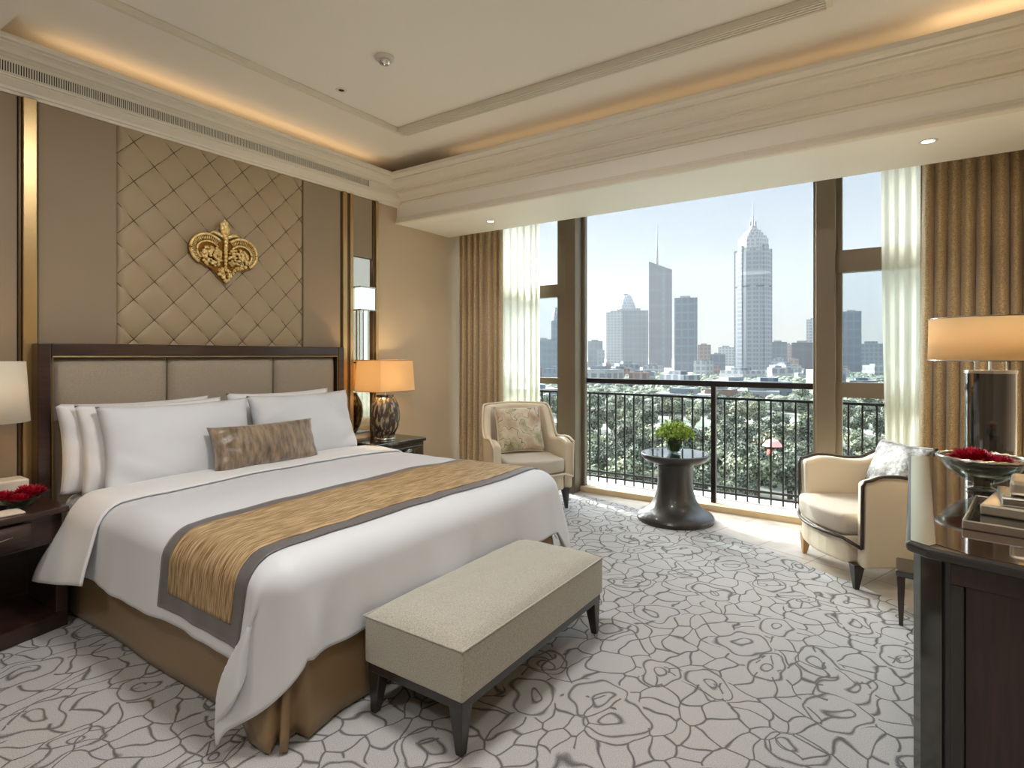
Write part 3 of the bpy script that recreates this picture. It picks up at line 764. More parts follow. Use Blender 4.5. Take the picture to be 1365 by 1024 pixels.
tag(MB().box(-4.2,.45,.086,-3.86,.80,.40).done('storage_box','greyfab',bev=.02,bseg=3),'grey fabric box inside the left nightstand shelf','storage box')

nr = thing('nightstand','dark smoked mirror nightstand with silver leaf handle beside the right of the bed','nightstand',(-4.34,3.84,0))
MB().prism([(0.03,-.33),(.47,-.33),(.50,.30),(.03,.30)],.665,.70).done('table_top','silverdark',nr,bev=.006)
MB().prism([(0.04,-.31),(.45,-.31),(.48,.28),(.04,.28)],.06,.665).done('carcass','blackwood',nr,bev=.004)
for z_ in (.25,.45):
    ndr=MB().hexa([(.452,-.29,z_),(.478,.26,z_),(.49,.26,z_),(.464,-.29,z_)],[(.452,-.29,z_+.18),(.478,.26,z_+.18),(.49,.26,z_+.18),(.464,-.29,z_+.18)]).done('drawer','silverdark',nr,bev=.003)
b=MB()
for k in range(6): b.tube([(.50,-.05,.56),(.51,.04,.55+.012*k),(.50,.15,.535+.014*k)],[.004,.005,.002],6)
b.done('drawer_handle','silver',ndr,smooth=True)
for sx in (.06,.42):
    for sy in (-.28,.24): MB().box(sx,sy,0,sx+.04,sy+.04,.06).done('foot','blackwood',nr)

# ------------------------------------------------------------------ lamps
def point(parent,z_,e,col=(1,.72,.40),r=.03,dy=0,dx=0):
    light('POINT','bulb_light',(dx,dy,z_),e,col,parent,shadow_soft_size=r)
lr = thing('table_lamp','crackled brown ceramic table lamp with an amber square shade on the right nightstand','table lamp',(-4.085,3.825,.70))
MB().lathe([(0,0),(.075,0),(.08,.012),(.078,.02),(.085,.03),(.125,.11),(.140,.19),(.142,.24),(.130,.32),(.10,.385),(.085,.402),(.06,.408),(0,.408)],40).done('lamp_base','ceramic',lr,smooth=True)
MB().lathe([(.1,.0),(.104,.01),(.09,.022),(.0,.022)],32).done('base_ring','silver',lr,smooth=True)
MB().lathe([(.0,.40),(.082,.404),(.082,.424),(0,.426)],32).done('neck','silverdark',lr,smooth=False)
MB().cyl((0,0,0),.008,.42,.62,10).done('stem','chrome',lr)
b=MB(); SH=[(-.165,-.21),(.165,-.21),(.165,.21),(-.165,.21)]
def rr(k,z_): return [(p[0]*k,p[1]*k,z_) for p in SH]
lo,hi=rr(1.06,.46),rr(.98,.755)
vb=[b.bm.verts.new(p) for p in lo]; vt=[b.bm.verts.new(p) for p in hi]
for i in range(4): b.bm.faces.new((vb[i],vb[(i+1)%4],vt[(i+1)%4],vt[i]))
lsh=b.done('lamp_shade','shadeA',lr,solid=.003)
for k_,z_ in ((1.062,.461),(.982,.754)): MB().tube(rr(k_,z_)+[rr(k_,z_)[0]],.004,6).done('shade_trim','tanwood',lsh)
MB().ball((0,0,.60),.03,12).done('bulb','bulb',lr,smooth=True)
point(lr,.60,9,dx=.0,dy=-.06)

ll = thing('table_lamp','table lamp with a white drum shade at the left edge above the left nightstand','table lamp',(-4.06,.93,.668))
MB().lathe([(0,0),(.09,0),(.09,.015),(.03,.03),(.02,.12),(.045,.2),(.05,.28),(.02,.38),(.012,.42),(0,.42)],32).done('lamp_base','silver',ll,smooth=True)
MB().cyl((0,0,0),.007,.4,.62,10).done('stem','chrome',ll)
MB().lathe([(.185,.47),(.165,.80)],40).done('lamp_shade','shadeW',ll,smooth=True,solid=.003)
MB().ball((0,0,.62),.03,12).done('bulb','bulb',ll,smooth=True)
point(ll,.62,11)

# things on the left nightstand
o=MB().box(-4.25,.93,.669,-4.10,1.13,.80).done('tissue_box','paper',bev=.012,bseg=3); tag(o,'small white box at the back of the left nightstand','box')
def bloom(root,c,R,n,nm='bloom',squash=.75):
    b=MB()
    for k in range(n):
        a=k*2.399963; t=k/n; r=R*math.sqrt(t)*.95; h=R*squash*(1-t*.75)
        L_=R*(.30+.25*t); w_=R*(.22+.2*t)
        d=Vector((math.cos(a),math.sin(a),0)); s_=Vector((-math.sin(a),math.cos(a),0))
        base=Vector(c)+d*r*.55+Vector((0,0,h*.35)); out=(d*(.25+.9*t)+Vector((0,0,1-.8*t))).normalized()
        def f(u,v,base=base,out=out,s_=s_,L_=L_,w_=w_,k=k):
            ww=w_*math.sin(PI*min(1,.25+.65*v))*(u*2-1)
            cup=Vector((0,0,1)).lerp(out,.5)*(-.25*w_*(1-(u*2-1)**2))
            rip=.012*R/.07*math.sin(u*9+k)*v
            return base+out*(L_*v+rip)+s_*ww+cup
        b.grid(5,5,f)
    return b.done(nm,'flower',root,smooth=True)
fl = thing('flower_bowl','small glass bowl of crimson peonies on the left nightstand','flower arrangement',(-3.99,1.06,.668))
MB().lathe([(0,.003),(.05,.003),(.075,.03),(.09,.06),(.088,.062),(.07,.032),(.045,.01),(0,.01)],32).done('glass_bowl','clear',fl,smooth=True)
b=MB()
for k in range(12):
    a=k*.52; b.tube([(.02*math.cos(a),.02*math.sin(a),.012),(.06*math.cos(a),.06*math.sin(a),.055)],.003,5)
b.done('stems','stem',fl)
for c,R in (((.0,.035,.06),.085),((-.0,-.085,.055),.075),((.06,-.02,.05),.06)): bloom(fl,c,R,70)
o=MB().box(-3.93,.80,.669,-3.80,1.03,.679).done('folded_napkin','paper',bev=.003); tag(o,'folded cream napkin beside the crimson flowers','napkin')

# ------------------------------------------------------------------ armchairs
def armchair(name,label,loc,rz,back_h,arm_h,seat_h,pipe,legm,legh,wid=.37,dep=.36,bottom=.20,body='cream',cush='cream2'):
    """tub chair; faces local +x"""
    r_ = thing(name,label,'armchair',loc,rz)
    n=60
    def plan(t,o_=0):    # t 0..1 from front of one arm, round the back, to the front of the other
        a = (t*2-1)      # -1..1
        s_ = abs(a); sg = 1 if a>0 else -1
        if s_ < .62:     # rounded back
            k = s_/.62*PI/2
            return Vector((-dep-.0+ (1-math.cos(k))*.26 -o_*math.cos(k), sg*(math.sin(k)*wid)+sg*o_*math.sin(k)))
        k=(s_-.62)/.38
        return Vector((-dep+.26+k*(dep*2-.26-.06), sg*(wid+o_+.02*k)))
    def top(t):
        s_=abs(t*2-1)
        h1 = back_h-.02*s_
        return arm_h+(h1-arm_h)*(1-sm(.42,.66,s_)) + .02*sm(.7,.85,s_)-.03*sm(.9,1,s_)
    th=.085
    b=MB(); prev=None; first=None
    for i in range(n+1):
        t=i/n; o1=plan(t,0); i1=plan(t,-th); zt=top(t)
        lean=.05*(1-sm(.35,.7,abs(t*2-1)))
        ox = Vector((-1,0))*lean
        zs=[bottom,bottom+.15,(bottom+zt)/2,zt-.02,zt]
        colo=[b.bm.verts.new((o1.x+ox.x*(z_-bottom)/(zt-bottom), o1.y*(1+.03*(z_-bottom)/.6) , z_)) for z_ in zs[:4]]
        mid=(o1+i1)/2
        colo.append(b.bm.verts.new((mid.x+ox.x,mid.y*1.03,zt+.004)))
        colo += [b.bm.verts.new((i1.x+ox.x*(z_-bottom)/(zt-bottom), i1.y*(1+.03*(z_-bottom)/.6), z_)) for z_ in zs[:4][::-1]]
        if prev:
            for a,c in zip(range(len(colo)-1),range(1,len(colo))): b.bm.faces.new((prev[a],colo[a],colo[c],prev[c]))
            b.bm.faces.new((prev[-1],colo[-1],colo[0],prev[0]))
        else: first=colo
        prev=colo
    b.bm.faces.new(first); b.bm.faces.new(prev[::-1])
    b.done('back_and_arms',body,r_,smooth=True,bev=.02,bseg=3)
    if pipe:
        pts=[]
        f0=plan(0,-.03); 
        for z_ in (seat_h-.19,seat_h-.05,seat_h+.1,top(0)-.03): pts.append((f0.x+.012,plan(0,-.006).y*(1+.03*(z_-bottom)/.6),z_))
        for i in range(n+1):
            t=i/n; m_=plan(t,-.002); lean=.05*(1-sm(.35,.7,abs(t*2-1))); pts.append((m_.x-lean,m_.y*1.035,top(t)+.002))
        for z_ in (top(0)-.03,seat_h+.1,seat_h-.05,seat_h-.19): pts.append((f0.x+.012,plan(1,-.006).y*(1+.03*(z_-bottom)/.6),z_))
        MB().tube(pts,.011,8).done('arm_piping',pipe,r_,smooth=True)
    # seat rail and cushion with a bowed front
    def seat_out(o_=0,front=.03):
        pts=[]
        for i in range(9): 
            k=i/8*2-1; pts.append((dep-.02+.07*(1-k*k)+front, (wid-th-.004)*k if abs(k)<1 else (wid-th-.004)*k))
        pts += [(-.1,wid-th-.004),(-dep+.13,.16),(-dep+.13,-.16),(-.1,-(wid-th-.004))]
        return pts
    MB().prism([(p[0]-.02,p[1]) for p in seat_out()],bottom,seat_h-.14).done('seat_rail',body,r_,bev=.02,bseg=3)
    cu=MB(); cu.prism(seat_out(),seat_h-.138,seat_h).done('seat_cushion',cush,r_,bev=.028,bseg=4,smooth=True)
    if pipe:
        pl=seat_out()
        ac=plan(0,-.006).y*(1+.03*(seat_h-.19-bottom)/.6)
        MB().tube([(plan(0,-.03).x+.012,ac,seat_h-.19)]+[(p[0]+.004,p[1],seat_h-.15) for p in pl[:9]][::(1 if ac<0 else -1)]+[(plan(1,-.03).x+.012,-ac,seat_h-.19)],.011,8).done('seat_piping',pipe,r_,smooth=True)
    for k,(sx,sy) in enumerate(((1,1),(1,-1),(-1,1),(-1,-1))):
        x_,y_=(dep-.06 if sx>0 else -dep+.12), sy*(wid-.06 if sx>0 else wid-.16)
        hi=[(x_-.035,y_-.035,bottom+.01),(x_+.035,y_-.035,bottom+.01),(x_+.035,y_+.035,bottom+.01),(x_-.035,y_+.035,bottom+.01)]
        lo=[(x_+sx*.01-.014,y_-.014+sy*.01,0),(x_+sx*.01+.014,y_-.014+sy*.01,0),(x_+sx*.01+.014,y_+.014+sy*.01,0),(x_+sx*.01-.014,y_+.014+sy*.01,0)]
        m_ = legm[k] if isinstance(legm,(list,tuple)) else legm
        MB().hexa(lo,hi).done('leg',m_,r_,bev=.004)
    return r_
a1=armchair('armchair','cream tub armchair by the left drape with a floral cushion',(-3.17,4.86,0),math.atan2(-.62,.78),.99,.66,.50,'cream','blackwood',.2,wid=.385,dep=.37,bottom=.19)
a2=armchair('armchair','cream tub armchair with dark piping beside the desk',(-.14,4.72,0),math.atan2(-.55,-.84),.80,.715,.47,'piping',('blackwood','tanwood','blackwood','blackwood'),.2,wid=.385,dep=.38,bottom=.15)
pillow('cushion',.50,.48,.13,'cushion2',(-3.27,4.93,.735),T(20),math.atan2(-.62,.78),'square silk floral cushion in the armchair by the left drape','cushion',seed=9,pipe='cream')
pillow('cushion',.48,.44,.14,'cushion',(-.02,4.80,.68),T(24),math.atan2(-.55,-.84)+.15,'square silver patterned cushion with dark edging in the right armchair','cushion',seed=12,pipe='piping')

# ------------------------------------------------------------------ pedestal table
pt = thing('pedestal_table','round dark lacquered pedestal table in front of the window','side table',(-1.70,5.14,0))
MB().lathe([(0,0),(.335,0),(.342,.01),(.342,.035),(.335,.045),(0,.045)],48).done('foot_plinth','blackwood',pt,smooth=False)
MB().lathe([(.335,.046),(.325,.062),(.27,.09),(.22,.13),(.185,.19),(.165,.26),(.155,.34),(.155,.44),(.163,.50),(.175,.525),(0,.525)],56).done('column','tabledark',pt,smooth=True)
MB().lathe([(.0,.522),(.20,.522),(.27,.545),(.30,.575),(.305,.60),(.300,.607),(.285,.607),(.28,.602),(0,.602)],56).done('table_top','tabledark',pt,smooth=True)
MB().lathe([(0,.603),(.278,.603),(.278,.608),(0,.608)],48).done('glass_inlay','tabletop',pt)
pl = thing('potted_greenery','bushy bright green plant in a clear glass vase on the round table','plant',(-1.70,5.12,.608))
MB().lathe([(0,.003),(.05,.003),(.075,.05),(.082,.12),(.08,.135),(.077,.135),(.078,.12),(.07,.05),(.045,.012),(0,.012)],36).done('glass_vase','clear',pl,smooth=True)
b=MB(); rnd=random.Random(4)
tips=[]
for k in range(150):
    a=rnd.uniform(0,2*PI); r=math.sqrt(rnd.random()); x_,y_=.165*r*math.cos(a),.155*r*math.sin(a); z_=.175+.10*(1-r*r*.8)+rnd.uniform(-.025,.02)
    tips.append((x_,y_,z_)); b.tube([(x_*.25,y_*.25,.02),(x_*.4,y_*.4,.10),(x_,y_,z_)],.0016,4,cap=False)
b.done('stems','stem',pl)
b=MB()
for (x_,y_,z_) in tips:
    for k in range(9):
        d=Vector((rnd.gauss(0,1),rnd.gauss(0,1),rnd.gauss(.5,1))).normalized(); s_=d.cross(Vector((rnd.gauss(0,1),rnd.gauss(0,1),rnd.gauss(0,1)))).normalized()
        p=Vector((x_,y_,z_))+d*.004+Vector((0,0,rnd.uniform(-.05,.01))); L_=rnd.uniform(.018,.032); w_=L_*.36
        nn=d.cross(s_)*.002
        vs=[b.bm.verts.new(q_) for q_ in (p,p+d*L_*.5+s_*w_-nn,p+d*L_,p+d*L_*.5-s_*w_-nn)]
        b.bm.faces.new(vs)
b.done('foliage','leaf',pl)

# ------------------------------------------------------------------ desk on the right
DZ=.96
dk = thing('desk','tall dark walnut desk with a glossy lacquer top at the right edge','desk')
topo=[(.014,2.03),(.06,1.985),(.16,1.955),(.27,1.925),(.45,1.885),(.7,1.84),(1.1,1.80),(1.1,3.86),(.14,3.80),(.04,3.74)]
MB().prism(topo,DZ-.035,DZ-.002).done('top_edge','blackwood',dk,bev=.012,bseg=3)
MB().prism([(.085,2.03),(.16,1.975),(.27,1.945),(.45,1.905),(.7,1.86),(1.09,1.82),(1.09,3.84),(.14,3.785),(.128,3.77)],DZ-.004,DZ).done('lacquer_top','desktop',dk)
MB().prism([(.026,2.035),(.07,2.0),(.085,2.03),(.128,3.77),(.05,3.73)],DZ-.004,DZ+.0005).done('metal_inlay','silver',dk)
body=[(.045,2.08),(.075,2.04),(.12,2.02),(.45,1.95),(1.1,1.86),(1.1,3.75),(.07,3.75)]
MB().prism(body,.02,DZ-.035).done('carcass','blackwood',dk,bev=.006)
MB().prism([(.034,2.10),(.05,2.055),(.085,2.028),(.098,2.018),(.101,2.027),(.07,2.06),(.048,2.11)],.0,DZ-.04).done('corner_strip','silverdark',dk,smooth=False)
# framed near panel, following the body face
def face(u0,u1,za,zb,d,m,nm):
    A=Vector((.12,2.02)); B=Vector((1.1,1.84)); dr=(B-A).normalized(); nn=Vector((dr.y,-dr.x))
    if nn.y>0: nn=-nn
    p0=A+dr*u0; p1=A+dr*u1
    pts=[p0,p1,p1+nn*d,p0+nn*d]
    MB().prism([(p.x,p.y) for p in pts],za,zb).done(nm,m,dk,bev=.004)
face(.0,.98,.86,.92,.016,'deskwood','face_rail'); face(0,.03,.0,.86,.016,'blackwood','face_stile'); face(.03,.98,.03,.86,.006,'deskwood','face_panel')

def mv(o,loc): o.location=loc; return o
dl = thing('table_lamp','large desk lamp with a smoked glass column and wide glowing drum shade','table lamp',(.37,3.66,DZ))
MB().lathe([(0,.0),(.15,.0),(.155,.008),(.15,.018),(.11,.024),(0,.026)],48).done('lamp_foot','blackwood',dl,smooth=True)
MB().lathe([(0,.026),(.112,.026),(.12,.036),(.118,.05),(.10,.055),(0,.055)],48).done('foot_ring','silver',dl,smooth=True)
MB().lathe([(0,.05),(.1,.052),(.1,.455),(0,.455)],48).done('glass_column','smoke',dl,smooth=False,bev=.003)
MB().lathe([(0,.452),(.104,.452),(.104,.468),(0,.47)],48).done('top_collar','silver',dl)
b=MB().cyl((0,0,0),.007,.46,.72,10)
for k in range(3):
    a=k*2.094+.4; b.cyl((.07*math.cos(a),.07*math.sin(a),0),.003,.465,.525,6)
b.done('stem','chrome',dl)
lsh=MB().lathe([(.25,.515),(.246,.725)],56).done('lamp_shade','shadeA',dl,smooth=True,solid=.003)
b=MB()
for z_,r_ in ((.515,.251),(.725,.247)): MB().tube([(r_*math.cos(k*PI/24),r_*math.sin(k*PI/24),z_) for k in range(49)],.003,6).done('shade_trim','silver',lsh)
MB().ball((0,0,.62),.028,12).done('bulb','bulb',dl,smooth=True)
point(dl,.62,36)
# tray, box, bowl and flower on the desk
tr = thing('serving_tray','silver rimmed dark tray on the desk','tray',(.46,2.42,DZ),-.16)
MB().box(-.26,-.20,.006,.30,.22,.012).done('tray_base','silverdark',tr,bev=.002)
b=MB().box(-.27,-.21,.0,.31,-.20,.028).box(-.27,.22,.0,.31,.23,.028).box(-.27,-.20,.0,-.26,.22,.028).box(.30,-.20,0,.31,.22,.028); b.done('rim','silver',tr,bev=.003)
o=MB().box(-.14,-.12,0,.26,.13,.035).done('silver_book','book',bev=.006); o.location=(.385,2.52,DZ+.0125); o.rotation_euler=(0,0,-.25); tag(o,'broad silver clad book lying lowest on the desk tray','book')
o=MB().box(-.12,-.10,0,.24,.11,.03).done('silver_book','silver',bev=.005); o.location=(.40,2.53,DZ+.048); o.rotation_euler=(0,0,-.05); tag(o,'polished silver clad book on top of the broad one','book')
o=MB().box(-.10,-.09,0,.2,.09,.05).done('jewel_box','book',bev=.012,bseg=3); o.location=(.41,2.54,DZ+.0785); o.rotation_euler=(0,0,-.15); tag(o,'small silver box at the top of the stack on the desk tray','box')
gb = thing('flower_bowl','glass bowl holding one large crimson peony on the desk','flower arrangement',(.27,2.92,DZ))
MB().lathe([(0,.004),(.05,.004),(.055,.012),(.03,.02),(.03,.03),(.07,.05),(.115,.085),(.14,.13),(.137,.132),(.11,.09),(.065,.056),(.0,.04)],40).done('glass_bowl','clear',gb,smooth=True)
MB().tube([((.14+.004*(k%2))*math.cos(k*PI/24),(.14+.004*(k%2))*math.sin(k*PI/24),.134) for k in range(49)],[.005+.004*(k%2) for k in range(49)],8).done('beaded_rim','silver',gb,smooth=True)
bloom(gb,(-.03,0,.115),.085,120); bloom(gb,(.05,-.03,.11),.065,80)

# footstool half hidden behind the desk
fs = thing('footstool','small low dark stool with a tapered leg tucked behind the desk','stool',(.14,3.93,0))
MB().prism([(-.16,-.12),(.14,-.14),(.14,.14),(-.16,.13)],.27,.31).done('stool_seat','silverdark',fs,bev=.012,bseg=3)
for sx in (-.135,.11):
    for sy in (-.10,.10):
        MB().hexa([(sx-.01,sy-.01,0),(sx+.01,sy-.01,0),(sx+.01,sy+.01,0),(sx-.01,sy+.01,0)],[(sx-.02,sy-.02,.272),(sx+.02,sy-.02,.272),(sx+.02,sy+.02,.272),(sx-.02,sy+.02,.272)]).done('leg','darkwood',fs,bev=.003)

# ------------------------------------------------------------------ city beyond the balcony
GZ=-30
M['ground'] = mat('city_ground', (84,92,80), .95, col2=(140,140,128), nscale=.03, detail=8, contrast=(.4,.6))
M['canopy'] = mat('tree_canopy', (40,50,38), .9, col2=(124,130,108), nscale=1.6, contrast=(.42,.6))
M['canopy2'] = mat('tree_canopy_light', (56,66,44), .9, col2=(150,154,126), nscale=1.8, contrast=(.42,.6))
M['trunk'] = mat('tree_trunk', (84,72,58), .9)
F=[facade_mat('facade_pale',(128,130,130),(84,92,100),9,8), facade_mat('facade_grey',(92,100,108),(58,68,80),8,9,frac=.4),
   facade_mat('facade_glass',(62,80,94),(46,62,76),12,16,rough=.2,frac=.2), facade_mat('facade_brick',(116,92,82),(76,70,70),8,8), facade_mat('facade_dark_glass',(44,56,68),(34,44,56),16,40,rough=.15,frac=.12)]
struct(MB().box(-3000,40,GZ-1,2200,5200,GZ).done('city_ground','ground'))
def tower(name,label,x,y,w,z,m,shape='box',dep=None,rot=None,extra=None,group=None):
    r_ = thing(name,label,'building',(x,y,GZ),math.atan2(-x,y) if rot is None else rot,group)
    H=z-GZ; d=(dep or w)/2; h=w/2
    if shape=='box':
        MB().box(-h,-d,0,h,d,H).done('facade',m,r_)
        MB().box(-h*.5,-d*.5,H,h*.4,d*.4,H+w*.10).done('roof_plant',F[1],r_)
    elif shape=='slant':
        MB().hexa([(-h,-d,0),(h,-d,0),(h,d,0),(-h,d,0)],[(-h,-d,H),(h,-d,H-w*.4),(h,d,H-w*.4),(-h,d,H)]).done('facade',m,r_)
        MB().lathe([(0,0),(3.4,0),(2.2,45),(.5,H*.40),(0,H*.42)],12,(-h*.28,0,H-12)).done('spire',F[4],r_)
        MB().hexa([(h*.15,-d-.4,0),(h*.4,-d-.4,0),(h*.4,-d,0),(h*.15,-d,0)],[(h*.15,-d-.4,H-w*.32),(h*.4,-d-.4,H-w*.36),(h*.4,-d,H-w*.36),(h*.15,-d,H-w*.32)]).done('light_fin',F[2],r_)
    elif shape=='crown':
        b=MB()
        def octo(k): return [(k*h*math.cos(a),k*h*math.sin(a)) for a in [PI/8+i*PI/4 for i in range(8)]]
        b.prism(octo(1.02),0,H*.86)
        b.done('facade',m,r_)
        b=MB()
        for i in range(8):
            a=i*PI/4; c_,s_=math.cos(a),math.sin(a)
            mt=Matrix.Rotation(a,4,'Z'); b.box(h*.86,-h*.16,0,h*1.02,h*.16,H*(.90 if i%2 else .88),mtx=mt)
        b.done('corner_fins',F[1],r_)
        b=MB(); b.prism(octo(.88),H*.86,H*.955).prism(octo(.78),H*.955,H*.975).prism(octo(.60),H*.975,H*1.0).prism(octo(.46),H*1.0,H*1.02).prism(octo(.28),H*1.02,H*1.04).prism(octo(.16),H*1.04,H*1.06); b.done('stepped_crown',F[0],r_)
        MB().lathe([(0,0),(1.5,0),(.9,H*.08),(.5,H*.16),(0,H*.17)],8,(0,0,H*1.06)).cyl((-5,0,0),1.6,H*1.02,H*1.09,8).cyl((5,0,0),1.6,H*1.02,H*1.09,8).done('mast',F[4],r_)
        MB().prism(octo(1.045),H*.60,H*.612).done('belt_course',F[4],r_)
    elif shape=='dome':
        MB().box(-h,-d,0,h,d,H*.8).done('facade',m,r_)
        MB().lathe([(h*.95,H*.8),(h*.8,H*.88),(h*.55,H*.96),(h*.4,H),(0,H)],20).done('tapered_crown',F[1],r_)
        MB().box(-h*.35,-h*.35,H,h*.1,h*.1,H*1.02).done('roof_plant',F[1],r_)
    return r_
tower('skyscraper','dark blue glass skyscraper with a slanted roof and needle spire',-522,1460,58,247,F[4],'slant',45)
tower('skyscraper','tallest grey tower with a stepped crown and thin mast, right of centre',-256,1278,72,258,F[1],'crown')
tower('skyscraper','flat topped blue glass tower just right of the spired skyscraper',-342,1098,42,112,F[2],'box',30)
tower('skyscraper','pale slab at the left end of the wide tower group left of the spire',-664,1484,44,122,F[0],'box',30)
tower('skyscraper','grey tower with a rounded tapering crown left of the spired skyscraper',-675,1600,56,181,F[1],'dome')
tower('skyscraper','wide grey blue slab touching the left side of the spired skyscraper',-616,1520,70,127,F[2],'box',34)
tower('skyscraper','slim dark tower with a small crown seen in the left window',-698,1218,26,116,F[2],'dome')
tower('skyscraper','slim blue glass tower seen in the right window',-77,1279,32,86,F[2],'box',28)
tower('office_block','low pale block beside the slim tower in the left window',-672,1115,34,38,F[2])
tower('office_block','grey block at the left edge of the large window',-664,1363,38,39,F[2])
tower('office_block','small grey block in front at the left of the large window',-565,1188,17,14,F[1])
tower('office_block','reddish brown block left of the tallest tower',-341,1220,26,24,F[3])
tower('office_block','low pale blue block close left of the tallest tower',-291,1133,27,4,F[2])
tower('office_block','pale distant block peeking above its neighbours left of the tallest tower',-429,1765,45,26,F[0])
tower('office_block','grey blue block close right of the tallest tower',-230,1417,36,32,F[2])
tower('office_block','brownish block two places right of the tallest tower',-246,1648,36,30,F[3])
tower('office_block','dark glass block midway between the tallest tower and the right post',-142,1114,33,24,F[4])
tower('office_block','tall pale block partly hidden by the right window post',-185,1690,40,96,F[0])
tower('office_block','pale tower behind the slim blue glass one in the right window',-121,1612,24,92,F[0])
tower('office_block','wide low grey block at the right of the right window',-49,1419,52,26,F[1])
tower('office_block','pale block seen through the right sheer curtain',4,1576,43,60,F[0])
tower('office_block','grey block seen through the left sheer curtain',-815,1260,43,69,F[1])
rnd=random.Random(11)
low0=None
def vis(x,y): 
    fw=-.5635*x+.826*y; rt=.826*x+.5635*y; q_=rt/fw; return .0<=q_<.72
k=0
while k<46:
    y=rnd.uniform(330,1050); px=rnd.uniform(.03,.70); fwd=y
    x=(-.5635+.826*px)*fwd; yy=(.826+.5635*px)*fwd
    w_=rnd.uniform(14,34); h_=rnd.uniform(7,20)+max(0,(fwd-600))*.02
    tower('low_rise','low rise building among the trees far below the balcony',x,yy,w_,GZ+h_,F[rnd.choice((0,0,1,3,0))],'box',w_*rnd.uniform(.5,1.2),rot=rnd.uniform(-.8,.8),group='low rise buildings among the trees')
    k+=1
# trees: crown of lumps on a trunk, copied
def tree_proto(nm,m,seed):
    r_=thing('tree','leafy green tree in the park below the balcony','tree',(0,0,0),0,'trees below the balcony'); rn=random.Random(seed)
    b=MB(); lob=[]
    for k in range(9):
        a=rn.uniform(0,2*PI); q_=rn.uniform(0,2.8); lob.append((Vector((q_*math.cos(a),q_*math.sin(a),rn.uniform(4.0,8.6))),rn.uniform(1.5,2.5)))
    for c,R in lob:
        for k in range(150):
            d=Vector((rn.gauss(0,1),rn.gauss(0,1),rn.gauss(.15,1))).normalized(); p=c+d*R*rn.uniform(.75,1.08)
            u=(d+Vector((rn.gauss(0,.5),rn.gauss(0,.5),rn.gauss(0,.5)))).normalized(); v=u.cross(Vector((rn.gauss(0,1),rn.gauss(0,1),rn.gauss(0,1)))).normalized(); w_=u.cross(v); q_=rn.uniform(.22,.5)
            b.bm.faces.new([b.bm.verts.new(p+v*q_),b.bm.verts.new(p+w_*q_*.8),b.bm.verts.new(p-v*q_),b.bm.verts.new(p-w_*q_*.8)])
        res=bmesh.ops.create_icosphere(b.bm,subdivisions=1,radius=R*.8)
        for v in res['verts']: v.co+=c
    b.done('crown',m,r_)
    MB().tube([(0,0,0),(.1,0,2.5),(0,.1,5.5)],[.35,.28,.15],7).done('trunk','trunk',r_)
    return r_
tp=[tree_proto('a','canopy',1),tree_proto('b','canopy2',2),tree_proto('c','canopy',3)]
cnt=0; used=[0,0,0]
while cnt<290:
    fwd=118*math.exp(rnd.random()*1.15); q_=rnd.uniform(.02,.68)
    x=(-.5635+.826*q_)*fwd; y=(.826+.5635*q_)*fwd; k=rnd.randrange(3); s_=rnd.uniform(.6,1.15); rz=rnd.uniform(0,6.28)
    if used[k]==0: o=tp[k]; o.location=(x,y,GZ); o.rotation_euler=(0,0,rz); o.scale=(s_,s_,s_); used[k]=1
    else: dup(tp[k],(x,y,GZ),rz,scale=(s_,s_,s_))
    cnt+=1
# the far canopy beyond them, a rough carpet of crowns
b=MB()
for k in range(2600):
    fwd=300*math.exp(rnd.random()*1.0); q_=rnd.uniform(-.05,.75)
    x=(-.5635+.826*q_)*fwd; y=(.826+.5635*q_)*fwd; r=rnd.uniform(2.5,5)
    n_=6; top_=b.bm.verts.new((x,y,GZ+r*1.9)); a0=rnd.random()
    r1=[b.bm.verts.new((x+r*.7*math.cos(a0+i*PI/3),y+r*.7*math.sin(a0+i*PI/3),GZ+r*1.6+rnd.uniform(-.5,.5))) for i in range(n_)]
    r2=[b.bm.verts.new((x+r*math.cos(a0+i*PI/3),y+r*math.sin(a0+i*PI/3),GZ+r*.7)) for i in range(n_)]
    for i in range(n_):
        j=(i+1)%n_; b.bm.faces.new((top_,r1[i],r1[j])); b.bm.faces.new((r1[i],r2[i],r2[j],r1[j]))
o=b.done('distant_tree_canopy','canopy'); o['kind']='stuff'; tag(o,'mass of distant trees between the low rise buildings','trees')
# red kiosks at street level
M['red'] = mat('red_canvas', (214,64,62), .7)
M['awning'] = mat('pink_canvas', (226,150,140), .7)
kx=thing('red_banner_kiosk','red sign box on two dark posts in the park below the balcony','kiosk',(-33.8,157,GZ),.1)
MB().box(-2.1,-.5,4.5,2.1,.5,8.6).done('red_panel','red',kx,bev=.05)
for sx in (-2.0,1.5): MB().box(sx,-.2,0,sx+.4,.2,4.5).done('post','railing',kx)
ux=thing('street_umbrella','pink and red parasol beside the red sign box','umbrella',(-28.3,166,GZ))
MB().lathe([(0,9.2),(1.5,8.6),(2.6,7.2),(2.5,7.1),(0,8.4)],12).done('canopy','awning',ux)
MB().cyl((0,0,0),.12,0,8.6,8).done('pole','railing',ux); MB().lathe([(0,4),(1.2,4.4),(1.4,6),(0,6.2)],12).done('red_drum','red',ux,smooth=True)

# haze over the city: a real volume standing well beyond the balcony
m,nt,out=newmat('city_haze'); v_=N(nt,'ShaderNodeVolumeScatter'); v_.inputs['Color'].default_value=(.93,.96,1,1); v_.inputs['Density'].default_value=.00005; v_.inputs['Anisotropy'].default_value=.3
nt.links.new(v_.outputs[0],out.inputs['Volume'])
hz=MB().box(-1900,60,GZ+.5,900,2100,300).done('haze',m); hz['kind']='stuff'; tag(hz,'thin pale haze hanging over the distant city','haze')

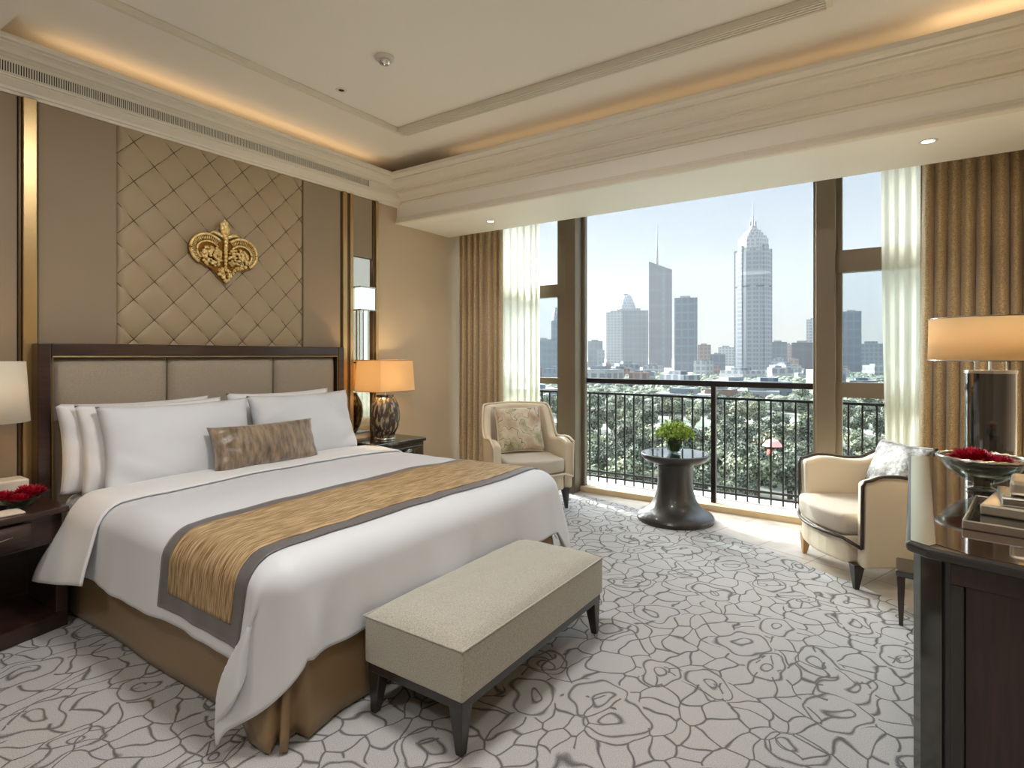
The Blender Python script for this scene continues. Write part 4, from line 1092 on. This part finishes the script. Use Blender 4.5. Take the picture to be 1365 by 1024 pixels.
# ------------------------------------------------------------------ world and sun
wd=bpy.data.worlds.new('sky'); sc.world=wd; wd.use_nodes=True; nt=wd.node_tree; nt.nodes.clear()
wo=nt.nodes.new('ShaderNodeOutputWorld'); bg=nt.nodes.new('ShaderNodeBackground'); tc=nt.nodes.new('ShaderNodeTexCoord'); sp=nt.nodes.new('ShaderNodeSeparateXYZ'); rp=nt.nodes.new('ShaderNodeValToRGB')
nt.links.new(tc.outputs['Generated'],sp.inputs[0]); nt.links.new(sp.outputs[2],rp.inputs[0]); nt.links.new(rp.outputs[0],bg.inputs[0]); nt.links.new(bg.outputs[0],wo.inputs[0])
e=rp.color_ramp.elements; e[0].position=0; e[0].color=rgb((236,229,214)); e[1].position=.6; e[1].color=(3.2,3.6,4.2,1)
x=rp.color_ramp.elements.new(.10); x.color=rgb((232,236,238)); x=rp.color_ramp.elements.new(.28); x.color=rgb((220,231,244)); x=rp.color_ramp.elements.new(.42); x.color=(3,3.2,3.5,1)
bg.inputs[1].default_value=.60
# bright aureole round the hazy sun
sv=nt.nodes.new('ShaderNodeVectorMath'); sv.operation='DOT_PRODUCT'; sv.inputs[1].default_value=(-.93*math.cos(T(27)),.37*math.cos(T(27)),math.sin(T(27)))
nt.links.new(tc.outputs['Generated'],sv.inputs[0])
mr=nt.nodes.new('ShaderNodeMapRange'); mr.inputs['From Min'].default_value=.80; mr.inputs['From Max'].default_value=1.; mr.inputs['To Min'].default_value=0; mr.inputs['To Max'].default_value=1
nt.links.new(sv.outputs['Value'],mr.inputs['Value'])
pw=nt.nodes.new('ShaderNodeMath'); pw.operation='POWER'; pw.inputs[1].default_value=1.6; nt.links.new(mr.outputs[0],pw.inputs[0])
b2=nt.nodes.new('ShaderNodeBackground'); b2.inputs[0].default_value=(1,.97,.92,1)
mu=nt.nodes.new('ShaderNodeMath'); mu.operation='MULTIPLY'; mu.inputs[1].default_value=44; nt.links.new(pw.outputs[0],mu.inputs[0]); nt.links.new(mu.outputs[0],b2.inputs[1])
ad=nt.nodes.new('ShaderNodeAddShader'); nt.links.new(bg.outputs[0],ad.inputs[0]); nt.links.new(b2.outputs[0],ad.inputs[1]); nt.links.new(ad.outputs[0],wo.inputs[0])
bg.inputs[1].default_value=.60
sd=Vector((.93*math.cos(T(27)),-.37*math.cos(T(27)),-math.sin(T(27))))
so=light('SUN','sun',(0,20,20),7.0,(1,.93,.82),angle=T(.6)); so.rotation_euler=sd.to_track_quat('-Z','Y').to_euler()

# ------------------------------------------------------------------ room lighting
warm=(1,.66,.36); soft=(1,.975,.955)
light('AREA','cove_light_left',(XW+.16,2.5,3.27),.75,warm,shape='RECTANGLE',size=.05,size_y=2.6,rot=(0,PI,0))
light('AREA','cove_light_beam',(-1.2,4.08,3.27),.6,warm,shape='RECTANGLE',size=4.5,size_y=.05,rot=(PI,0,0))
light('AREA','cove_light_right',(.6,4.02,3.275),.35,warm,shape='RECTANGLE',size=.9,size_y=.05,rot=(PI,0,0))
# fill lamps added behind the camera to brighten the room, housed as ceiling lamps
fl0=None
for k,(x,y) in enumerate(((-2.4,-.9),(.1,.1))):
    c=thing('added_fill_lamp','added round fill lamp over the unseen entry area, %s'%('nearer the headboard wall' if k==0 else 'nearer the door'),'fill lamp',(x,y,3.24))
    MB().lathe([(.30,0),(.32,-.01),(.32,-.05),(.30,-.06)],40).done('fill_lamp_ring','silver',c,smooth=True)
    light('AREA','entry_fill_light',(x,y,3.175),(17,17)[k],soft,shape='DISK',size=.58)
c=thing('added_fill_lamp','added round fill lamp in the shallow ceiling tray above the foot of the bed','fill lamp',(-1.6,1.75,CEIL+.035))  # another added fill lamp, out of view, to lighten bed and bench
MB().lathe([(.262,0),(.28,-.005),(.28,-.02),(.262,-.025)],40).done('fill_lamp_ring','silver',c,smooth=True)
light('AREA','tray_fill_light',(-1.6,1.75,3.42),36,soft,shape='DISK',size=.5)

# ------------------------------------------------------------------ render look
vs=sc.view_settings; vs.view_transform='Standard'; vs.look='None'; vs.exposure=0.6; vs.gamma=1; vs.use_curve_mapping=False
sc.cycles.max_bounces=8; sc.cycles.diffuse_bounces=4; sc.cycles.glossy_bounces=4; sc.cycles.transmission_bounces=6; sc.cycles.transparent_max_bounces=16; sc.cycles.volume_bounces=1
sc.cycles.sample_clamp_indirect=6
sc.cycles.caustics_reflective=False; sc.cycles.caustics_refractive=False
